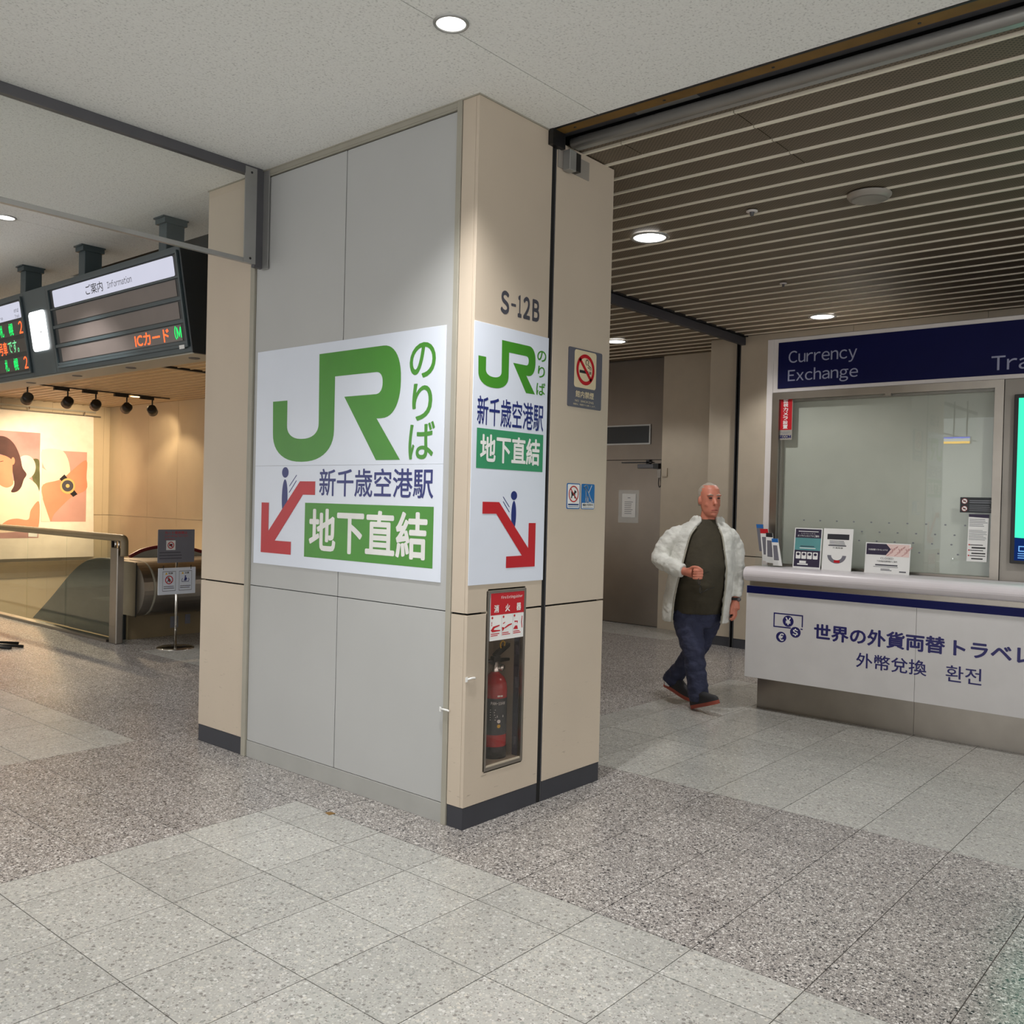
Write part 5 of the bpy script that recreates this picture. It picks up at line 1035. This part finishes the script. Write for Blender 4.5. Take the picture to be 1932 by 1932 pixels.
limb(b, [(-0.19, 0.02, 1.30, 0.055), (-0.265, 0.02, 1.19, 0.052), (-0.32, 0.01, 1.09, 0.045), (-0.25, -0.12, 1.05, 0.040), (-0.18, -0.21, 1.022, 0.030), (-0.155, -0.235, 1.018, 0.030)])
limb(b, [(0.18, 0.02, 1.30, 0.055), (0.235, 0.03, 1.18, 0.052), (0.25, 0.03, 1.04, 0.044), (0.247, -0.01, 0.92, 0.040), (0.244, -0.03, 0.83, 0.029), (0.243, -0.036, 0.80, 0.030)])
# hand closed on the spectacles
limb(b, [(-0.165, -0.225, 1.020, 0.028), (-0.140, -0.25, 1.018, 0.036), (-0.118, -0.272, 1.016, 0.037)], 14, 4)
for k, (zz, l) in enumerate(((1.044, 0.95), (1.026, 1.05), (1.006, 1.0), (0.988, 0.85))):
    limb(b, [(-0.122, -0.270, zz, 0.0105), (-0.122 + 0.036 * l, -0.296, zz + 0.002, 0.0105), (-0.095 + 0.026 * l, -0.325, zz - 0.004, 0.0098), (-0.118 + 0.012 * l, -0.326, zz - 0.008, 0.0092), (-0.130, -0.306, zz - 0.008, 0.0088)], 10, 3)
limb(b, [(-0.150, -0.256, 1.036, 0.014), (-0.128, -0.290, 1.058, 0.0125), (-0.098, -0.318, 1.058, 0.011), (-0.078, -0.332, 1.046, 0.0095)], 10, 3)
# relaxed hand at the other side
limb(b, [(0.243, -0.036, 0.80, 0.029), (0.240, -0.045, 0.765, 0.036), (0.238, -0.055, 0.735, 0.036)], 14, 4)
for k, (yy, xx, l) in enumerate(((-0.088, 0.222, 0.92), (-0.070, 0.234, 1.05), (-0.050, 0.242, 1.0), (-0.030, 0.246, 0.82))):
    limb(b, [(xx, yy, 0.742, 0.0112), (xx + 0.004, yy - 0.008, 0.742 - 0.042 * l, 0.0105), (xx - 0.012, yy - 0.012, 0.742 - 0.070 * l, 0.0098), (xx - 0.032, yy - 0.006, 0.742 - 0.082 * l, 0.009)], 10, 3)
limb(b, [(0.226, -0.062, 0.785, 0.014), (0.205, -0.088, 0.755, 0.0125), (0.198, -0.100, 0.725, 0.011), (0.196, -0.102, 0.702, 0.0095)], 10, 3)
# legs
LEG1 = [(-0.12, -0.01, 0.70), (-0.098, -0.08, 0.56), (-0.075, -0.14, 0.41), (-0.055, -0.15, 0.25), (-0.035, -0.155, 0.10)]
LEG2 = [(0.055, 0.01, 0.70), (0.035, 0.06, 0.56), (-0.005, 0.10, 0.42), (-0.085, 0.18, 0.27), (-0.165, 0.262, 0.145)]
limb(b, [(*p, r) for p, r in zip(LEG1, (0.085, 0.075, 0.056, 0.050, 0.034))]); limb(b, [(*p, r) for p, r in zip(LEG2, (0.085, 0.075, 0.056, 0.050, 0.034))])
limb(b, [(-0.035, -0.155, 0.11, 0.036), (-0.036, -0.165, 0.075, 0.034), (-0.012, -0.205, 0.075, 0.024), (0.010, -0.250, 0.085, 0.016)], 12, 3)
limb(b, [(-0.165, 0.262, 0.145, 0.036), (-0.165, 0.258, 0.11, 0.034), (-0.135, 0.230, 0.075, 0.024), (-0.105, 0.20, 0.055, 0.016)], 12, 3)
fused('body', b, 'skin', man, 0.0055, 3)
# --- clothes
sh = MB(); loft(sh, [(-0.035, -0.01, 0.700, 0.170, 0.155), (-0.035, -0.012, 0.715, 0.174, 0.158), (-0.032, -0.03, 0.80, 0.180, 0.175), (-0.022, -0.05, 0.92, 0.184, 0.192), (-0.006, -0.045, 1.05, 0.182, 0.182), (0.002, -0.02, 1.18, 0.184, 0.152), (0.01, 0.0, 1.28, 0.195, 0.128), (0.02, 0.01, 1.345, 0.150, 0.102), (0.03, 0.004, 1.385, 0.082, 0.080), (0.032, 0.0, 1.400, 0.072, 0.070)])
fused('t_shirt', sh, 'shirt_cloth', man, 0.010, 5, wrinkle=0.012, wsize=0.09)
tz = MB(); loft(tz, [(-0.032, 0.0, 0.60, 0.14, 0.12), (-0.034, 0.0, 0.66, 0.172, 0.145), (-0.034, -0.005, 0.74, 0.172, 0.155), (-0.032, -0.01, 0.82, 0.165, 0.150)])
for L, rs in ((LEG1, (0.108, 0.098, 0.080, 0.076, 0.072)), (LEG2, (0.108, 0.098, 0.080, 0.072, 0.066))):
    q = [(*p, r) for p, r in zip(L, rs)]; e = q[-1]; pv = q[-2]; dv = (Vector(e[:3]) - Vector(pv[:3])).normalized() * 0.03; q.append((e[0] + dv.x, e[1] + dv.y, e[2] + dv.z, e[3] * 0.9)); limb(tz, q, 18, 7, 0.004)
fused('trousers', tz, 'trouser_cloth', man, 0.010, 4, wrinkle=0.022, wsize=0.06)
jk = MB()
JS = [(-0.045, 0.0, 0.635, 0.238, 0.185, 62), (-0.042, -0.005, 0.70, 0.240, 0.192, 62), (-0.038, -0.012, 0.80, 0.238, 0.205, 62), (-0.025, -0.022, 0.92, 0.232, 0.212, 62), (-0.008, -0.018, 1.05, 0.226, 0.202, 58), (0.0, 0.0, 1.18, 0.225, 0.172, 48), (0.008, 0.010, 1.28, 0.222, 0.145, 40), (0.018, 0.018, 1.345, 0.170, 0.118, 36), (0.028, 0.018, 1.385, 0.105, 0.098, 38), (0.032, 0.020, 1.42, 0.090, 0.090, 46)]
loft(jk, [(x, y, z, rx, ry, -90 + h * 0.70, 270 - h * 0.88) for x, y, z, rx, ry, h in JS], 40)
sv = MB()
limb(sv, [(-0.150, 0.02, 1.295, 0.064), (-0.212, 0.02, 1.262, 0.074), (-0.275, 0.02, 1.195, 0.068), (-0.320, 0.012, 1.095, 0.064), (-0.262, -0.115, 1.052, 0.058), (-0.205, -0.185, 1.030, 0.052), (-0.182, -0.208, 1.024, 0.045)], 20, 6, 0.003)
limb(sv, [(0.150, 0.02, 1.295, 0.064), (0.200, 0.02, 1.262, 0.074), (0.243, 0.03, 1.18, 0.071), (0.256, 0.03, 1.04, 0.066), (0.250, -0.008, 0.93, 0.058), (0.246, -0.028, 0.85, 0.050), (0.245, -0.031, 0.828, 0.045)], 20, 6, 0.003)
jm = mesh_of(jk, 'shell', 'jacket_cloth', wloc(man)); so = bpy.data.objects.new('shell', jm); COL.objects.link(so); q = so.modifiers.new('t', 'SOLIDIFY'); q.thickness = 0.024; q.offset = 0
me = bpy.data.meshes.new_from_object(so.evaluated_get(bpy.context.evaluated_depsgraph_get())); wl = wloc(man)
sv.add([tuple(v.co + wl) for v in me.vertices], [tuple(p.vertices) for p in me.polygons], True); bpy.data.objects.remove(so)
hood = [(0.034 + 0.10 * math.cos(math.radians(a)), 0.035 + 0.095 * math.sin(math.radians(a)), 1.385 - 0.03 * math.sin(math.radians(a)), 0.030 + 0.022 * max(0, math.sin(math.radians(a)))) for a in range(-38, 219, 16)]
limb(sv, hood, 12, 3)
fused('jacket', sv, 'jacket_cloth', man, 0.008, 2, wrinkle=0.014, wsize=0.05)
for side, x0 in ((-1, 0), (1, 0)):
    pts = []
    for (x, y, z, rx, ry, h) in JS[:8]: a = math.radians(-90 + side * h * (0.70 if side > 0 else 0.88)); pts.append(Wp((x + rx * math.cos(a), y + ry * math.sin(a) - 0.008, z)))
    part('zip_edge', MB().tube(catmull(pts, 4, False), 0.006, 8), 'frame_grey', man)
hr_ = MB()
for z, f0, rs, rf in head[5:]:
    pass
rings = []
for (z, f0, rs, rf) in ((1.50, -0.045, 0.066, 0.050), (1.54, -0.030, 0.076, 0.072), (1.58, -0.026, 0.079, 0.080), (1.615, -0.020, 0.076, 0.086), (1.640, -0.014, 0.064, 0.080), (1.660, -0.012, 0.044, 0.058), (1.675, -0.012, 0.014, 0.018)):
    rings.append([Wp(hd(f0 + rf * math.sin(2 * math.pi * i / 28), rs * math.cos(2 * math.pi * i / 28), z)) for i in range(28)])
hr_.add([p for r_ in rings for p in r_], [(j * 28 + i, j * 28 + (i + 1) % 28, (j + 1) * 28 + (i + 1) % 28, (j + 1) * 28 + i) for j in range(len(rings) - 1) for i in range(28)], True)
hr_.add(rings[0], [tuple(range(28))]); hr_.add(rings[-1], [tuple(range(28))[::-1]])
part('hair', hr_, 'grey_hair', man)
for s in (-1, 1):
    part('eye', ball(MB(), hd(0.088, s * 0.031, 1.560), (0.014, 0.007, 0.006)), 'eye_dark', man)
    part('eyebrow', MB().tube([Wp(hd(0.090, s * 0.014, 1.580)), Wp(hd(0.093, s * 0.032, 1.585)), Wp(hd(0.082, s * 0.050, 1.579))], 0.0045, 8), 'grey_hair', man)
part('mouth', ball(MB(), hd(0.092, 0, 1.470), (0.024, 0.006, 0.005)), 'lip', man)
def shoe(hl, toe, up, name='shoe'):
    """hl, toe: heel and toe on the sole; up: the sole's upward direction"""
    h, t, u = Vector(hl), Vector(toe), Vector(up).normalized(); f = (t - h); L = f.length; f.normalize(); s = f.cross(u).normalized(); u = s.cross(f).normalized()
    P = lambda a, c, z: Wp(tuple(h + f * (a * L) + s * c + u * z))
    out = [(-0.03, 0.0), (0.0, 0.026), (0.12, 0.034), (0.35, 0.032), (0.55, 0.039), (0.75, 0.043), (0.9, 0.034), (1.0, 0.016), (1.02, 0.0)]
    loop = [(a, c) for a, c in out] + [(a, -c) for a, c in out[-2:0:-1]]; loop = catmull(loop, 3)
    so_ = MB(); n = len(loop); so_.add([P(a, c, 0) for a, c in loop] + [P(a, c * 1.03, 0.026) for a, c in loop], [tuple(range(n))[::-1], tuple(range(n, 2 * n))] + [(i, (i + 1) % n, n + (i + 1) % n, n + i) for i in range(n)], False)
    upr = MB(); rows = []
    for k, (zz, sc_, sh_) in enumerate(((0.024, 1.0, 0.0), (0.045, 0.99, 0.0), (0.06, 0.9, -0.02), (0.075, 0.72, -0.09))):
        rows.append([P(0.5 + (a - 0.5) * sc_ + sh_, c * (1.0 - 0.05 * k), zz + (0.03 if k == 3 and a < 0.5 else 0)) for a, c in loop])
    rows.append([P(0.5 + (a - 0.5) * 0.40 - 0.26, c * 0.72, 0.115) for a, c in loop])
    upr.add([p for r_ in rows for p in r_], [(j * n + i, j * n + (i + 1) % n, (j + 1) * n + (i + 1) % n, (j + 1) * n + i) for j in range(len(rows) - 1) for i in range(n)], True); upr.add(rows[-1], [tuple(range(n))])
    o = part(name, upr, 'shoe_black', man); part('sole', so_, 'sole_red', o)
    part('laces', MB().tube([P(0.50, -0.022, 0.066), P(0.52, 0.022, 0.070)], 0.004, 6).tube([P(0.42, -0.022, 0.078), P(0.44, 0.022, 0.082)], 0.004, 6), 'stand_grey', o)
shoe((-0.062, -0.118, 0.004), (0.066, -0.352, 0.094), (-0.30, 0.28, 1.0)); shoe((-0.205, 0.300, 0.085), (-0.030, 0.118, 0.004), (0.28, -0.28, 1.0))
part('sock', MB().tube([Wp((-0.168, 0.265, 0.150)), Wp((-0.176, 0.272, 0.095))], 0.042, 14), 'white_print', man)
wt = part('wrist_watch', MB().tube([Wp((0.2445, -0.032, 0.822)), Wp((0.244, -0.034, 0.802))], 0.0375, 18), 'shoe_black', man)
part('watch_dial', ball(MB(), (0.262, -0.068, 0.812), (0.016, 0.010, 0.015)), 'alu_dark', wt)
gl = thing('spectacles', 'thin-rimmed spectacles dangling from the man\'s raised hand', 'spectacles', Wp((-0.085, -0.33, 0.90)))
def lens(c, r, nm='lens'):
    rim_ = [Wp((c[0] + r * 0.45 * math.cos(a), c[1] + r * 0.35 * math.cos(a), c[2] + r * math.sin(a))) for a in [2 * math.pi * i / 20 for i in range(21)]]
    o = part('rim', MB().tube(rim_, 0.0022, 6, False), 'black_metal', gl); part(nm, MB().add(rim_[:-1], [tuple(range(20))]), 'acrylic', o)
lens((-0.092, -0.335, 0.960), 0.024); lens((-0.080, -0.340, 0.902), 0.024)
part('bridge', MB().tube([Wp((-0.088, -0.337, 0.936)), Wp((-0.080, -0.345, 0.930)), Wp((-0.084, -0.339, 0.926))], 0.002, 6), 'black_metal', gl)
part('temple_arm', MB().tube([Wp((-0.096, -0.333, 0.984)), Wp((-0.085, -0.325, 1.010)), Wp((-0.02, -0.315, 1.030))], 0.002, 6), 'black_metal', gl)
part('temple_arm', MB().tube([Wp((-0.076, -0.342, 0.880)), Wp((-0.03, -0.335, 0.905)), Wp((0.02, -0.325, 0.920))], 0.002, 6), 'black_metal', gl)
